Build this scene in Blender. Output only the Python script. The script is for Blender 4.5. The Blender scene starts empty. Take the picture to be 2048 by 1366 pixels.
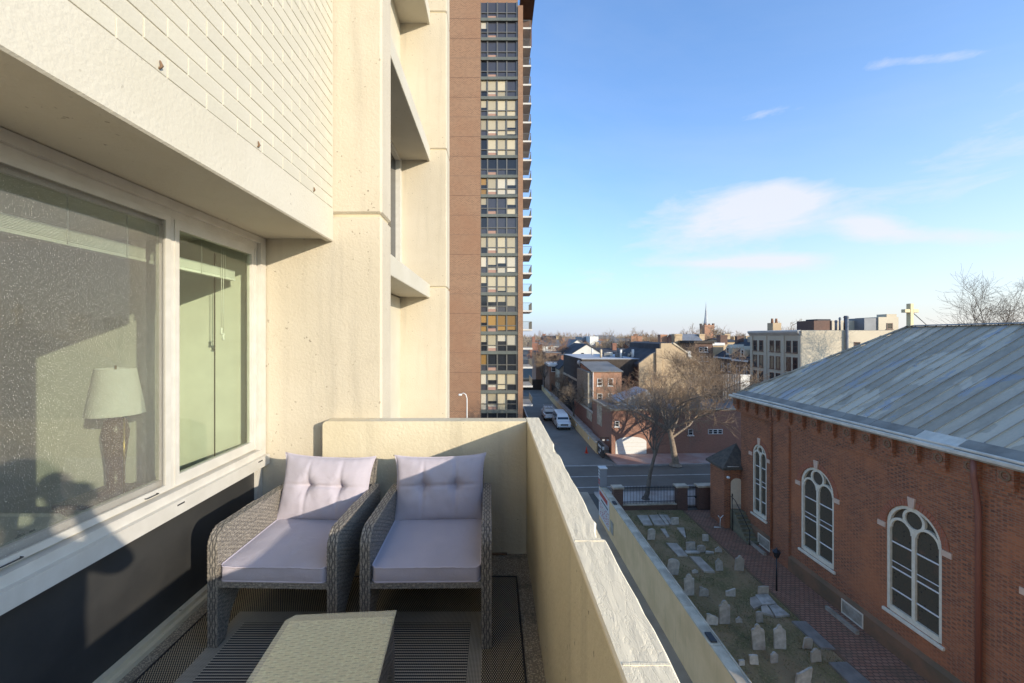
import bpy, bmesh, math, random
from mathutils import Vector, Matrix, noise as mnoise
from math import sin, cos, pi, radians as R, sqrt, atan2, exp

# ------------------------------------------------------------------ camera, sky, sun, exposure
scn = bpy.context.scene
C = scn.collection
CZ = 13.5                       # eye height above the street
F = 800.0                       # focal length in photo pixels (2048 wide)
U0, V0 = 990.0, 672.0           # vanishing point of the street direction

cam_d = bpy.data.cameras.new('camera')
cam = bpy.data.objects.new('camera', cam_d)
C.objects.link(cam)
cam.location = (0, 0, CZ)
cam.rotation_euler = (R(90), 0, 0)
cam_d.sensor_width = 36.0
cam_d.lens = F / 2048 * 36.0
cam_d.shift_x = (1024 - U0) / 2048
cam_d.shift_y = -(683 - V0) / 2048
cam_d.clip_start = 0.02
cam_d.clip_end = 6000
scn.camera = cam

SUN = Vector((1.0, -0.98, 0.366)).normalized()      # towards the sun
SUN_EL = math.asin(SUN.z)
SUN_AZ = atan2(SUN.x, SUN.y)
EXPO = 1.06
SUN_W = 2.55
SKY_W = 0.125

world = bpy.data.worlds.new('World')
scn.world = world
world.use_nodes = True
wn = world.node_tree.nodes
wl = world.node_tree.links
wn.clear()
w_out = wn.new('ShaderNodeOutputWorld')
w_bg = wn.new('ShaderNodeBackground')
w_bg.inputs['Strength'].default_value = SKY_W
sky = wn.new('ShaderNodeTexSky')
sky.sky_type = 'NISHITA'
sky.sun_disc = False
sky.sun_elevation = SUN_EL
sky.sun_rotation = SUN_AZ
sky.altitude = 20
sky.air_density = 1.0
sky.dust_density = 0.8
sky.ozone_density = 1.5


def wmath(op, a, b=None, c=None):
    n = wn.new('ShaderNodeMath')
    n.operation = op
    for i, q in enumerate((a, b, c)):
        if q is None:
            continue
        if isinstance(q, (int, float)):
            n.inputs[i].default_value = q
        else:
            wl.new(q, n.inputs[i])
    return n.outputs[0]


w_tc = wn.new('ShaderNodeTexCoord')
w_sep = wn.new('ShaderNodeSeparateXYZ')
wl.new(w_tc.outputs['Generated'], w_sep.inputs[0])
dx, dy, dz = w_sep.outputs
safe_y = wmath('MAXIMUM', dy, 0.05)
cu = wmath('DIVIDE', dx, safe_y)
cv = wmath('DIVIDE', dz, safe_y)
# thin layer of cloud seen in perspective: noise on a plane overhead
lay = wmath('ADD', wmath('ABSOLUTE', dz), 0.10)
w_cmb = wn.new('ShaderNodeCombineXYZ')
wl.new(wmath('DIVIDE', dx, lay), w_cmb.inputs[0])
wl.new(wmath('DIVIDE', dy, lay), w_cmb.inputs[1])
n1 = wn.new('ShaderNodeTexNoise')
n1.inputs['Scale'].default_value = 0.55
n1.inputs['Detail'].default_value = 9
n1.inputs['Roughness'].default_value = 0.6
n1.inputs['Distortion'].default_value = 0.5
wl.new(w_cmb.outputs[0], n1.inputs['Vector'])
n2 = wn.new('ShaderNodeTexNoise')
n2.inputs['Scale'].default_value = 7.0
n2.inputs['Detail'].default_value = 8
n2.inputs['Roughness'].default_value = 0.62
n2.inputs['Distortion'].default_value = 0.35
w_map = wn.new('ShaderNodeMapping')
w_map.inputs['Scale'].default_value = (1.0, 1.0, 3.2)
wl.new(w_tc.outputs['Generated'], w_map.inputs[0])
wl.new(w_map.outputs[0], n2.inputs['Vector'])
clump = None
for (px, py, rx, ry, tilt, wt) in [(1470, 440, 185, 62, -0.14, 1.0), (1560, 398, 110, 40, 0.0, 0.75),
                                    (1570, 522, 105, 19, 0.0, 1.05), (1440, 527, 110, 9, 0.0, 0.7),
                                    (1740, 452, 80, 24, 0.05, 1.05), (1930, 474, 200, 20, 0.0, 0.75),
                                    (1840, 120, 150, 14, -0.10, 0.5), (1530, 228, 90, 13, -0.2, 0.5),
                                    (2000, 270, 230, 90, -0.5, 0.42), (1300, 560, 500, 40, 0, 0.2)]:
    uu = wmath('SUBTRACT', cu, (px - U0) / F)
    vv = wmath('ADD', wmath('SUBTRACT', cv, (V0 - py) / F), wmath('MULTIPLY', uu, tilt))
    a = wmath('POWER', wmath('ABSOLUTE', wmath('DIVIDE', uu, rx / F)), 2.0)
    b = wmath('POWER', wmath('ABSOLUTE', wmath('DIVIDE', vv, ry / F)), 2.0)
    g = wmath('MULTIPLY', wmath('EXPONENT', wmath('MULTIPLY', wmath('ADD', a, b), -1.0)), wt)
    clump = g if clump is None else wmath('ADD', clump, g)
fac = wmath('MULTIPLY', wmath('ADD', clump, wmath('MULTIPLY', wmath('SUBTRACT', n2.outputs[0], 0.52), 1.7)), 1.0)
fac = wmath('MINIMUM', wmath('MAXIMUM', wmath('MULTIPLY', wmath('SUBTRACT', fac, 0.22), 1.1), 0.0), 0.85)
gate = wmath('MINIMUM', wmath('MULTIPLY', clump, 4.0), 1.0)
fac = wmath('MULTIPLY', fac, gate)
veil = wmath('MULTIPLY', wmath('MAXIMUM', wmath('SUBTRACT', n1.outputs[0], 0.45), 0.0), 0.5)
fac = wmath('MINIMUM', wmath('ADD', fac, veil), 0.9)
w_mix = wn.new('ShaderNodeMix')
w_mix.data_type = 'RGBA'
wl.new(fac, w_mix.inputs[0])
# thin winter haze: the clear-sky blue lifted, paling towards the horizon all round
w_gain = wn.new('ShaderNodeMix')
w_gain.data_type = 'RGBA'
w_gain.blend_type = 'MULTIPLY'
w_gain.inputs[0].default_value = 1.0
wl.new(sky.outputs[0], w_gain.inputs[6])
w_gain.inputs[7].default_value = (0.80, 1.16, 1.56, 1)
w_hz = wn.new('ShaderNodeMix')
w_hz.data_type = 'RGBA'
hz_f = wmath('MULTIPLY', wmath('EXPONENT', wmath('MULTIPLY', wmath('MAXIMUM', dz, 0.0), -5.2)), 0.97)
wl.new(hz_f, w_hz.inputs[0])
wl.new(w_gain.outputs[2], w_hz.inputs[6])
# the haze is whiter and warmer on the sun's side of the sky
w_dot = wn.new('ShaderNodeVectorMath')
w_dot.operation = 'DOT_PRODUCT'
wl.new(w_tc.outputs['Generated'], w_dot.inputs[0])
w_dot.inputs[1].default_value = SUN
w_hc = wn.new('ShaderNodeMix')
w_hc.data_type = 'RGBA'
wl.new(wmath('MINIMUM', wmath('MAXIMUM', wmath('ADD', wmath('MULTIPLY', w_dot.outputs['Value'], 0.62), 0.38), 0.0), 1.0), w_hc.inputs[0])
w_hc.inputs[6].default_value = (2.5, 2.74, 3.3, 1)
w_hc.inputs[7].default_value = (5.4, 4.7, 3.8, 1)
wl.new(w_hc.outputs[2], w_hz.inputs[7])
wl.new(w_hz.outputs[2], w_mix.inputs[6])
w_mix.inputs[7].default_value = (3.45, 3.5, 3.7, 1)
wl.new(w_mix.outputs[2], w_bg.inputs['Color'])
wl.new(w_bg.outputs[0], w_out.inputs[0])

sun_d = bpy.data.lights.new('sun', 'SUN')
sun_d.energy = SUN_W
sun_d.angle = R(0.53)
sun_d.color = (1.0, 0.89, 0.72)
sun = bpy.data.objects.new('sun', sun_d)
C.objects.link(sun)
sun.location = (30, -30, 40)
sun.rotation_euler = (-SUN).to_track_quat('-Z', 'Y').to_euler()

scn.view_settings.view_transform = 'Standard'
scn.view_settings.look = 'None'
scn.view_settings.gamma = 1
scn.view_settings.use_curve_mapping = False
scn.view_settings.exposure = EXPO
scn.render.engine = 'CYCLES'
scn.cycles.max_bounces = 8
scn.cycles.transparent_max_bounces = 12

# ------------------------------------------------------------------ helpers
WORLD = {}
rnd = random.Random(7)


def at(u, v, Y):
    """photo pixel and distance -> world x, z"""
    return (u - U0) / F * Y, CZ - (v - V0) / F * Y


def gnd(u, v, z=0.0):
    Y = F * (CZ - z) / (v - V0)
    return (u - U0) / F * Y, Y


class MB:
    def __init__(s):
        s.v, s.f, s.sm = [], [], []

    def add(s, vs, fs, smooth=False):
        o = len(s.v)
        s.v += [tuple(q) for q in vs]
        for f in fs:
            s.f.append([i + o for i in f])
            s.sm.append(smooth)
        return s

    def box(s, x0, x1, y0, y1, z0, z1):
        v = [(x, y, z) for z in (z0, z1) for y in (y0, y1) for x in (x0, x1)]
        return s.add(v, [(0, 2, 3, 1), (4, 5, 7, 6), (0, 1, 5, 4), (2, 6, 7, 3), (0, 4, 6, 2), (1, 3, 7, 5)])

    def bbox(s, x0, x1, y0, y1, z0, z1, b):
        """chamfered box"""
        xs, ys, zs = (x0, x1), (y0, y1), (z0, z1)
        vs = []
        idx = {}
        for i in (0, 1):
            for j in (0, 1):
                for k in (0, 1):
                    sx, sy, sz = (1 - 2 * i) * b, (1 - 2 * j) * b, (1 - 2 * k) * b
                    for ax, p in enumerate([(xs[i], ys[j] + sy, zs[k] + sz), (xs[i] + sx, ys[j], zs[k] + sz), (xs[i] + sx, ys[j] + sy, zs[k])]):
                        idx[(i, j, k, ax)] = len(vs)
                        vs.append(p)
        fs = []
        for i in (0, 1):
            q = [idx[(i, 0, 0, 0)], idx[(i, 1, 0, 0)], idx[(i, 1, 1, 0)], idx[(i, 0, 1, 0)]]
            fs.append(q if i else q[::-1])
            q = [idx[(0, i, 0, 1)], idx[(1, i, 0, 1)], idx[(1, i, 1, 1)], idx[(0, i, 1, 1)]]
            fs.append(q[::-1] if i else q)
            q = [idx[(0, 0, i, 2)], idx[(1, 0, i, 2)], idx[(1, 1, i, 2)], idx[(0, 1, i, 2)]]
            fs.append(q if i else q[::-1])
        for i in (0, 1):
            for j in (0, 1):
                fs.append([idx[(i, j, 0, 0)], idx[(i, j, 1, 0)], idx[(i, j, 1, 1)], idx[(i, j, 0, 1)]])
                fs.append([idx[(i, 0, j, 0)], idx[(i, 1, j, 0)], idx[(i, 1, j, 2)], idx[(i, 0, j, 2)]])
                fs.append([idx[(0, i, j, 1)], idx[(1, i, j, 1)], idx[(1, i, j, 2)], idx[(0, i, j, 2)]])
                for k in (0, 1):
                    fs.append([idx[(i, j, k, 0)], idx[(i, j, k, 1)], idx[(i, j, k, 2)]])
        return s.add(vs, fs)

    def prism(s, poly, axis, a0, a1):
        n = len(poly)

        def m(p, a):
            return {'x': (a, p[0], p[1]), 'y': (p[0], a, p[1]), 'z': (p[0], p[1], a)}[axis]
        v = [m(p, a0) for p in poly] + [m(p, a1) for p in poly]
        fs = [list(range(n))[::-1], list(range(n, 2 * n))]
        fs += [(i, (i + 1) % n, (i + 1) % n + n, i + n) for i in range(n)]
        return s.add(v, fs)

    def tube(s, pts, rad, n=6, cap=True, smooth=True):
        pts = [Vector(p) for p in pts]
        if isinstance(rad, (int, float)):
            rad = [rad] * len(pts)
        vs = []
        up = None
        for i, p in enumerate(pts):
            d = (pts[min(i + 1, len(pts) - 1)] - pts[max(i - 1, 0)])
            if d.length < 1e-9:
                d = Vector((0, 0, 1))
            d.normalize()
            if up is None:
                up = d.orthogonal().normalized()
            else:
                up = (up - d * up.dot(d))
                up = up.normalized() if up.length > 1e-6 else d.orthogonal().normalized()
            w = d.cross(up)
            for k in range(n):
                a = 2 * pi * k / n
                vs.append(p + (up * cos(a) + w * sin(a)) * rad[i])
        fs = []
        for i in range(len(pts) - 1):
            for k in range(n):
                fs.append((i * n + k, i * n + (k + 1) % n, (i + 1) * n + (k + 1) % n, (i + 1) * n + k))
        if cap:
            fs.append(list(range(n))[::-1])
            fs.append(list(range((len(pts) - 1) * n, len(pts) * n)))
        return s.add(vs, fs, smooth)

    def lathe(s, prof, n=16, c=(0, 0, 0), smooth=True):
        vs = []
        for (r, z) in prof:
            for k in range(n):
                a = 2 * pi * k / n
                vs.append((c[0] + r * cos(a), c[1] + r * sin(a), c[2] + z))
        fs = []
        for i in range(len(prof) - 1):
            for k in range(n):
                fs.append((i * n + k, i * n + (k + 1) % n, (i + 1) * n + (k + 1) % n, (i + 1) * n + k))
        fs.append(list(range(n))[::-1])
        fs.append(list(range((len(prof) - 1) * n, len(prof) * n)))
        return s.add(vs, fs, smooth)

    def grid(s, fn, nu, nv, smooth=True):
        vs = [fn(i / nu, j / nv) for j in range(nv + 1) for i in range(nu + 1)]
        fs = [(j * (nu + 1) + i, j * (nu + 1) + i + 1, (j + 1) * (nu + 1) + i + 1, (j + 1) * (nu + 1) + i) for j in range(nv) for i in range(nu)]
        return s.add(vs, fs, smooth)

    def ribbon(s, path, w, d, axis='x', off=0.0, closed=False):
        """rectangular moulding of width w swept along a path in the (y,z) plane; depth d along x from off"""
        P = [Vector((p[0], p[1])) for p in path]
        n = len(P)
        vs, fs = [], []
        for i in range(n):
            a = P[(i - 1) % n] if (closed or i > 0) else P[i]
            b = P[(i + 1) % n] if (closed or i < n - 1) else P[i]
            t = (b - a).normalized()
            nn = Vector((-t.y, t.x)) * (w / 2)
            for q, x in ((P[i] + nn, off), (P[i] - nn, off), (P[i] - nn, off + d), (P[i] + nn, off + d)):
                vs.append((x, q.x, q.y) if axis == 'x' else (q.x, x, q.y))
        m = n if closed else n - 1
        for i in range(m):
            j = (i + 1) % n
            for k in range(4):
                fs.append((i * 4 + k, i * 4 + (k + 1) % 4, j * 4 + (k + 1) % 4, j * 4 + k))
        if not closed:
            fs.append((3, 2, 1, 0))
            fs.append((n * 4 - 4, n * 4 - 3, n * 4 - 2, n * 4 - 1))
        return s.add(vs, fs)

    def mesh(s, name, mat, c=(0, 0, 0)):
        me = bpy.data.meshes.new(name)
        me.from_pydata([(v[0] - c[0], v[1] - c[1], v[2] - c[2]) for v in s.v], [], s.f)
        me.polygons.foreach_set('use_smooth', s.sm)
        me.materials.append(mat)
        bm = bmesh.new()
        bm.from_mesh(me)
        if s.rec:
            bmesh.ops.recalc_face_normals(bm, faces=bm.faces)
        bm.to_mesh(me)
        bm.free()
        me.update()
        return me
    rec = True

    def build(s, name, mat, parent=None, kind=None, label=None, base=True):
        xs = [v[0] for v in s.v]
        ys = [v[1] for v in s.v]
        zs = [v[2] for v in s.v]
        c = Vector(((min(xs) + max(xs)) / 2, (min(ys) + max(ys)) / 2, min(zs) if base else (min(zs) + max(zs)) / 2))
        return link(name, s.mesh(name, mat, c), c, parent, kind, label)


def link(name, me, c, parent=None, kind=None, label=None):
    o = bpy.data.objects.new(name, me)
    C.objects.link(o)
    c = Vector(c)
    WORLD[o.name] = c
    if parent is not None:
        o.parent = parent
        o.location = c - WORLD[parent.name]
    else:
        o.location = c
    if kind:
        o['kind'] = kind
    if label:
        o['label'] = label
    return o


def tag(o, label, cat, group=None):
    o['label'] = label
    o['category'] = cat
    if group:
        o['group'] = group
    return o


def thing(name, label, cat, loc=(0, 0, 0), group=None):
    o = bpy.data.objects.new(name, None)
    C.objects.link(o)
    o.empty_display_size = 0.2
    o.location = loc
    WORLD[o.name] = Vector(loc)
    return tag(o, label, cat, group)


def copy_tree(o, parent=None):
    c = o.copy()
    C.objects.link(c)
    c.parent = parent
    for ch in o.children:
        copy_tree(ch, c)
    return c


# ------------------------------------------------------------------ materials
class NT:
    def __init__(s, name):
        s.m = bpy.data.materials.new(name)
        s.m.use_nodes = True
        s.n = s.m.node_tree.nodes
        s.l = s.m.node_tree.links
        s.b = s.n['Principled BSDF']
        s.out = s.n['Material Output']

    def put(s, sock, val):
        if val is None:
            return
        if hasattr(val, 'is_linked') or isinstance(val, bpy.types.NodeSocket):
            s.l.new(val, sock)
        elif isinstance(val, (tuple, list)) and len(val) == 3 and sock.type == 'RGBA':
            sock.default_value = (*val, 1)
        else:
            sock.default_value = val

    def set(s, **k):
        for a, v in k.items():
            s.put(s.b.inputs[a.replace('_', ' ')], v)
        return s

    def obj(s):
        return s.n.new('ShaderNodeTexCoord').outputs['Object']

    def geo(s):
        return s.n.new('ShaderNodeNewGeometry').outputs['Position']

    def rand(s):
        return s.n.new('ShaderNodeObjectInfo').outputs['Random']

    def sep(s, v):
        n = s.n.new('ShaderNodeSeparateXYZ')
        s.l.new(v, n.inputs[0])
        return n.outputs

    def comb(s, x=0.0, y=0.0, z=0.0):
        n = s.n.new('ShaderNodeCombineXYZ')
        for i, q in enumerate((x, y, z)):
            s.put(n.inputs[i], q)
        return n.outputs[0]

    def math(s, op, a, b=None, c=None):
        n = s.n.new('ShaderNodeMath')
        n.operation = op
        for i, q in enumerate((a, b, c)):
            s.put(n.inputs[i], q)
        return n.outputs[0]

    def scale(s, v, sc):
        n = s.n.new('ShaderNodeMapping')
        s.l.new(v, n.inputs[0])
        n.inputs['Scale'].default_value = sc
        return n.outputs[0]

    def noise(s, v, scale=5.0, detail=4, rough=0.55, dist=0.0):
        n = s.n.new('ShaderNodeTexNoise')
        s.l.new(v, n.inputs['Vector'])
        n.inputs['Scale'].default_value = scale
        n.inputs['Detail'].default_value = detail
        n.inputs['Roughness'].default_value = rough
        n.inputs['Distortion'].default_value = dist
        return n.outputs[0]

    def voro(s, v, scale=5.0, feature='F1', out=0):
        n = s.n.new('ShaderNodeTexVoronoi')
        n.feature = feature
        s.l.new(v, n.inputs['Vector'])
        n.inputs['Scale'].default_value = scale
        return n.outputs[out]

    def mix(s, f, a, b, mode='MIX'):
        n = s.n.new('ShaderNodeMix')
        n.data_type = 'RGBA'
        n.blend_type = mode
        s.put(n.inputs[0], f)
        s.put(n.inputs[6], a)
        s.put(n.inputs[7], b)
        return n.outputs[2]

    def ss(s, x, a, b):
        n = s.n.new('ShaderNodeMapRange')
        n.interpolation_type = 'SMOOTHSTEP'
        s.put(n.inputs[0], x)
        n.inputs[1].default_value = a
        n.inputs[2].default_value = b
        return n.outputs[0]

    def bump(s, h, strength=0.3, dist=0.01):
        n = s.n.new('ShaderNodeBump')
        n.inputs['Strength'].default_value = strength
        n.inputs['Distance'].default_value = dist
        s.l.new(h, n.inputs['Height'])
        s.l.new(n.outputs[0], s.b.inputs['Normal'])
        return s

    def shade(s, f, a, b):
        n = s.n.new('ShaderNodeMixShader')
        s.put(n.inputs[0], f)
        s.l.new(a, n.inputs[1])
        s.l.new(b, n.inputs[2])
        return n.outputs[0]


def mul(c, k):
    return tuple(min(1, q * k) for q in c)


def surf(name, col, col2=None, scale=3.0, rough=0.8, bump=0.15, bscale=40.0, bd=0.01, metal=0.0, rv=0.0, streak=0.0, detail=5, pits=0.0):
    t = NT(name)
    v = t.obj()
    col2 = col2 or mul(col, 0.75)
    f = t.ss(t.noise(v, scale, detail, 0.6), 0.32, 0.68)
    c = t.mix(f, col, col2)
    if streak:
        sv = t.scale(v, (6.0, 6.0, 0.35))
        c = t.mix(t.math('MULTIPLY', t.ss(t.noise(sv, 1.0, 4, 0.6), 0.52, 0.75), streak), c, mul(col, 0.5))
    if pits:
        # small rust-brown pits and a few grime patches
        pt = t.math('MULTIPLY', t.ss(t.noise(v, 34, 2, 0.5), 0.69, 0.73), t.ss(t.noise(v, 2.2, 3), 0.45, 0.6))
        c = t.mix(t.math('MULTIPLY', pt, pits), c, (0.10, 0.07, 0.045))
        c = t.mix(t.math('MULTIPLY', t.ss(t.noise(v, 0.9, 6, 0.65, 0.5), 0.52, 0.7), pits * 0.35), c, mul(col, 0.62))
    if rv:
        k = t.math('ADD', t.math('MULTIPLY', t.rand(), rv), 1 - rv * 0.6)
        c = t.mix(1.0, c, t.comb(k, k, k), 'MULTIPLY')
    t.set(Base_Color=c, Roughness=rough, Metallic=metal)
    if bump:
        t.bump(t.noise(v, bscale, 4, 0.6), bump, bd)
    return t.m


def brickm(name, c1, c2, mortar, w=0.215, h=0.075, ms=0.012, rough=0.85, patch=None, pscale=0.5, bump=0.4, off=0.5, dark=None):
    t = NT(name)
    v = t.obj()
    x, y, z = t.sep(v)
    uv = t.comb(t.math('ADD', x, y), z, 0.0)
    n = t.n.new('ShaderNodeTexBrick')
    t.l.new(uv, n.inputs['Vector'])
    n.offset = off
    n.inputs['Color1'].default_value = (*c1, 1)
    n.inputs['Color2'].default_value = (*c2, 1)
    n.inputs['Mortar'].default_value = (*mortar, 1)
    n.inputs['Scale'].default_value = 1.0
    n.inputs['Mortar Size'].default_value = ms
    n.inputs['Mortar Smooth'].default_value = 0.2
    n.inputs['Brick Width'].default_value = w
    n.inputs['Row Height'].default_value = h
    c = n.outputs['Color']
    if dark:
        # dark headers scattered through the bond
        hd = t.n.new('ShaderNodeTexBrick')
        t.l.new(uv, hd.inputs['Vector'])
        hd.offset = 0.5
        hd.inputs['Color1'].default_value = (0, 0, 0, 1)
        hd.inputs['Color2'].default_value = (1, 1, 1, 1)
        hd.inputs['Mortar'].default_value = (0, 0, 0, 1)
        hd.inputs['Scale'].default_value = 1.0
        hd.inputs['Mortar Size'].default_value = w * 0.55
        hd.inputs['Brick Width'].default_value = w * 1.5
        hd.inputs['Row Height'].default_value = h
        cell = t.math('FLOOR', t.math('DIVIDE', z, h))
        par = t.math('MODULO', cell, 2.0)
        uu = t.math('FRACT', t.math('ADD', t.math('DIVIDE', t.math('ADD', x, y), w * 1.5), t.math('MULTIPLY', par, 0.5)))
        head = t.math('MULTIPLY', t.math('LESS_THAN', uu, 0.33), t.ss(t.noise(v, 1.1, 3), 0.35, 0.65))
        c = t.mix(t.math('MULTIPLY', head, 0.6), c, dark)
    if patch:
        f = t.ss(t.noise(v, pscale, 5, 0.6), 0.42, 0.72)
        c = t.mix(t.math('MULTIPLY', f, 0.65), c, patch)
    c = t.mix(0.35, c, t.mix(t.noise(v, 9.0, 4), (0.35, 0.35, 0.35), (1.3, 1.3, 1.3)), 'MULTIPLY')
    t.set(Base_Color=c, Roughness=rough)
    if bump:
        t.bump(t.math('SUBTRACT', 1.0, n.outputs['Fac']), bump, 0.008)
    return t.m


def glassm(name, tint, refl_boost=1.0, extra=None):
    """thin sheet glass: tinted see-through plus fresnel reflection"""
    t = NT(name)
    tr = t.n.new('ShaderNodeBsdfTransparent')
    tr.inputs[0].default_value = (*tint, 1)
    gl = t.n.new('ShaderNodeBsdfGlossy')
    gl.inputs['Roughness'].default_value = 0.01
    fr = t.n.new('ShaderNodeLayerWeight')
    fr.inputs[0].default_value = 0.5
    f = t.math('MULTIPLY', t.math('ADD', t.math('MULTIPLY', t.math('POWER', fr.outputs['Facing'], 5.0), 0.96), 0.04), refl_boost)
    sh = t.shade(t.math('MINIMUM', f, 1.0), tr.outputs[0], gl.outputs[0])
    if extra:
        df = t.n.new('ShaderNodeBsdfDiffuse')
        df.inputs[0].default_value = (*extra[0], 1)
        sh = t.shade(extra[1], sh, df.outputs[0])
    t.l.new(sh, t.out.inputs[0])
    return t.m


def flat(name, col, rough=0.6, metal=0.0, spec=0.5, rv=0.0):
    t = NT(name)
    c = col
    v = t.obj()
    c = t.mix(t.noise(v, 6.0, 4), mul(col, 0.82), mul(col, 1.1))
    if rv:
        k = t.math('ADD', t.math('MULTIPLY', t.rand(), rv), 1 - rv * 0.6)
        c = t.mix(1.0, c, t.comb(k, k, k), 'MULTIPLY')
    t.set(Base_Color=c, Roughness=rough, Metallic=metal)
    t.b.inputs['Specular IOR Level'].default_value = spec
    return t.m


M = {}
M['cream'] = surf('cream_stucco', (0.565, 0.495, 0.38), (0.52, 0.45, 0.335), 1.2, 0.9, 0.35, 55, 0.012, streak=0.28, pits=0.6)
M['creambrick'] = surf('cream_painted_brick', (0.56, 0.515, 0.415), (0.53, 0.485, 0.38), 2.0, 0.85, 0.2, 60, 0.01, rv=0.06)
M['beam'] = surf('cream_concrete', (0.57, 0.52, 0.42), (0.535, 0.485, 0.38), 1.6, 0.88, 0.3, 50, 0.01, pits=0.5)
M['soffit'] = surf('soffit_concrete', (0.58, 0.49, 0.33), (0.50, 0.42, 0.27), 1.0, 0.9, 0.3, 40, 0.01, pits=0.9)
M['parapet'] = surf('parapet_stucco', (0.66, 0.575, 0.41), (0.59, 0.505, 0.345), 1.4, 0.9, 0.35, 45, 0.012, streak=0.28, pits=0.7)


def parapet_top():
    t = NT('painted_parapet_top')
    v = t.obj()
    n = t.noise(t.scale(v, (16, 5.0, 6)), 2.2, 6, 0.65, 0.6)
    cr = t.ss(t.math('ABSOLUTE', t.math('SUBTRACT', n, 0.5)), 0.0, 0.05)
    spot = t.ss(t.noise(v, 30, 3), 0.66, 0.74)
    c = t.mix(t.noise(v, 4, 5), (0.86, 0.75, 0.55), (0.80, 0.68, 0.48))
    c = t.mix(t.math('MULTIPLY', spot, 0.25), c, (0.45, 0.37, 0.25))
    t.set(Base_Color=c, Roughness=0.75)
    h = t.math('ADD', t.math('MULTIPLY', cr, 0.6), t.math('MULTIPLY', t.noise(t.scale(v, (60, 14, 30)), 1.0, 5, 0.6, 0.6), 1.0))
    t.bump(h, 0.35, 0.004)
    return t.m


M['ptop'] = parapet_top()


def aggregate():
    t = NT('aggregate_floor')
    v = t.obj()
    d = t.voro(v, 120)
    c = t.mix(t.ss(d, 0.15, 0.6), (0.50, 0.42, 0.30), (0.22, 0.18, 0.13))
    c = t.mix(t.math('MULTIPLY', t.ss(t.noise(v, 5, 6, 0.7), 0.5, 0.68), 0.8), c, (0.10, 0.085, 0.06))
    t.set(Base_Color=c, Roughness=0.9)
    return t.bump(d, 0.5, 0.006).m


M['aggregate'] = aggregate()
M['frame'] = surf('aluminium_frame', (0.60, 0.565, 0.50), (0.54, 0.505, 0.44), 8, 0.4, 0.05, 90, 0.002)
M['frame_dark'] = flat('dark_track', (0.03, 0.03, 0.032), 0.5)
M['panel'] = surf('black_panel', (0.030, 0.030, 0.030), (0.045, 0.044, 0.042), 3.0, 0.48, 0.1, 150, 0.002)
M['glass'] = glassm('green_window_glass', (0.92, 0.955, 0.89), 1.6)
M['roomwall'] = flat('room_wall_paint', (0.74, 0.745, 0.66), 0.8)
M['roomfloor'] = flat('room_floor_wood', (0.20, 0.13, 0.08), 0.5)
M['roomceil'] = flat('room_ceiling_paint', (0.75, 0.74, 0.68), 0.9)


def screenm():
    t = NT('dusty_insect_screen')
    v = t.obj()
    tr = t.n.new('ShaderNodeBsdfTransparent')
    df = t.n.new('ShaderNodeBsdfDiffuse')
    sp = t.ss(t.noise(v, 260, 1, 0.5), 0.645, 0.71)
    c = t.mix(sp, (0.25, 0.23, 0.20), (0.9, 0.86, 0.76))
    t.l.new(c, df.inputs[0])
    f = t.math('ADD', t.math('MULTIPLY', sp, 0.24), t.math('ADD', 0.33, t.math('MULTIPLY', t.noise(v, 3, 4), 0.12)))
    sh = t.shade(f, tr.outputs[0], df.outputs[0])
    t.l.new(sh, t.out.inputs[0])
    return t.m


M['screen'] = screenm()
M['blind'] = flat('white_blind', (0.82, 0.84, 0.78), 0.5)
M['cord'] = flat('blind_cord', (0.75, 0.75, 0.70), 0.7)


def rattan(name, a, b):
    t = NT(name)
    v = t.obj()
    f = t.noise(t.scale(v, (40, 12, 160)), 1.0, 3, 0.6)
    c = t.mix(t.ss(f, 0.3, 0.7), a, b)
    c = t.mix(t.ss(t.noise(t.scale(v, (90, 90, 90)), 1.0, 2), 0.45, 0.7), c, mul(a, 1.35))
    t.set(Base_Color=c, Roughness=0.5)
    return t.bump(t.noise(v, 260, 2), 0.15, 0.002).m


M['rattan'] = rattan('grey_rattan', (0.25, 0.22, 0.18), (0.115, 0.104, 0.094))
M['rattan_pale'] = rattan('pale_rattan', (0.80, 0.74, 0.54), (0.64, 0.58, 0.41))
M['core'] = flat('rattan_core', (0.07, 0.065, 0.06), 0.8)


def fabric(name, a, b):
    t = NT(name)
    v = t.obj()
    c = t.mix(t.noise(v, 7, 4), a, b)
    c = t.mix(t.ss(t.noise(v, 2.5, 3), 0.5, 0.75), c, mul(b, 0.93))
    t.set(Base_Color=c, Roughness=0.9)
    t.b.inputs['Sheen Weight'].default_value = 0.15
    h = t.math('ADD', t.math('MULTIPLY', t.noise(v, 900, 2), 0.2), t.noise(v, 9, 4, 0.6, 0.6))
    return t.bump(h, 0.35, 0.014).m


M['fabric'] = fabric('lavender_grey_fabric', (0.47, 0.42, 0.455), (0.43, 0.385, 0.42))
M['piping'] = flat('fabric_piping', (0.54, 0.48, 0.52), 0.85)


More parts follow.
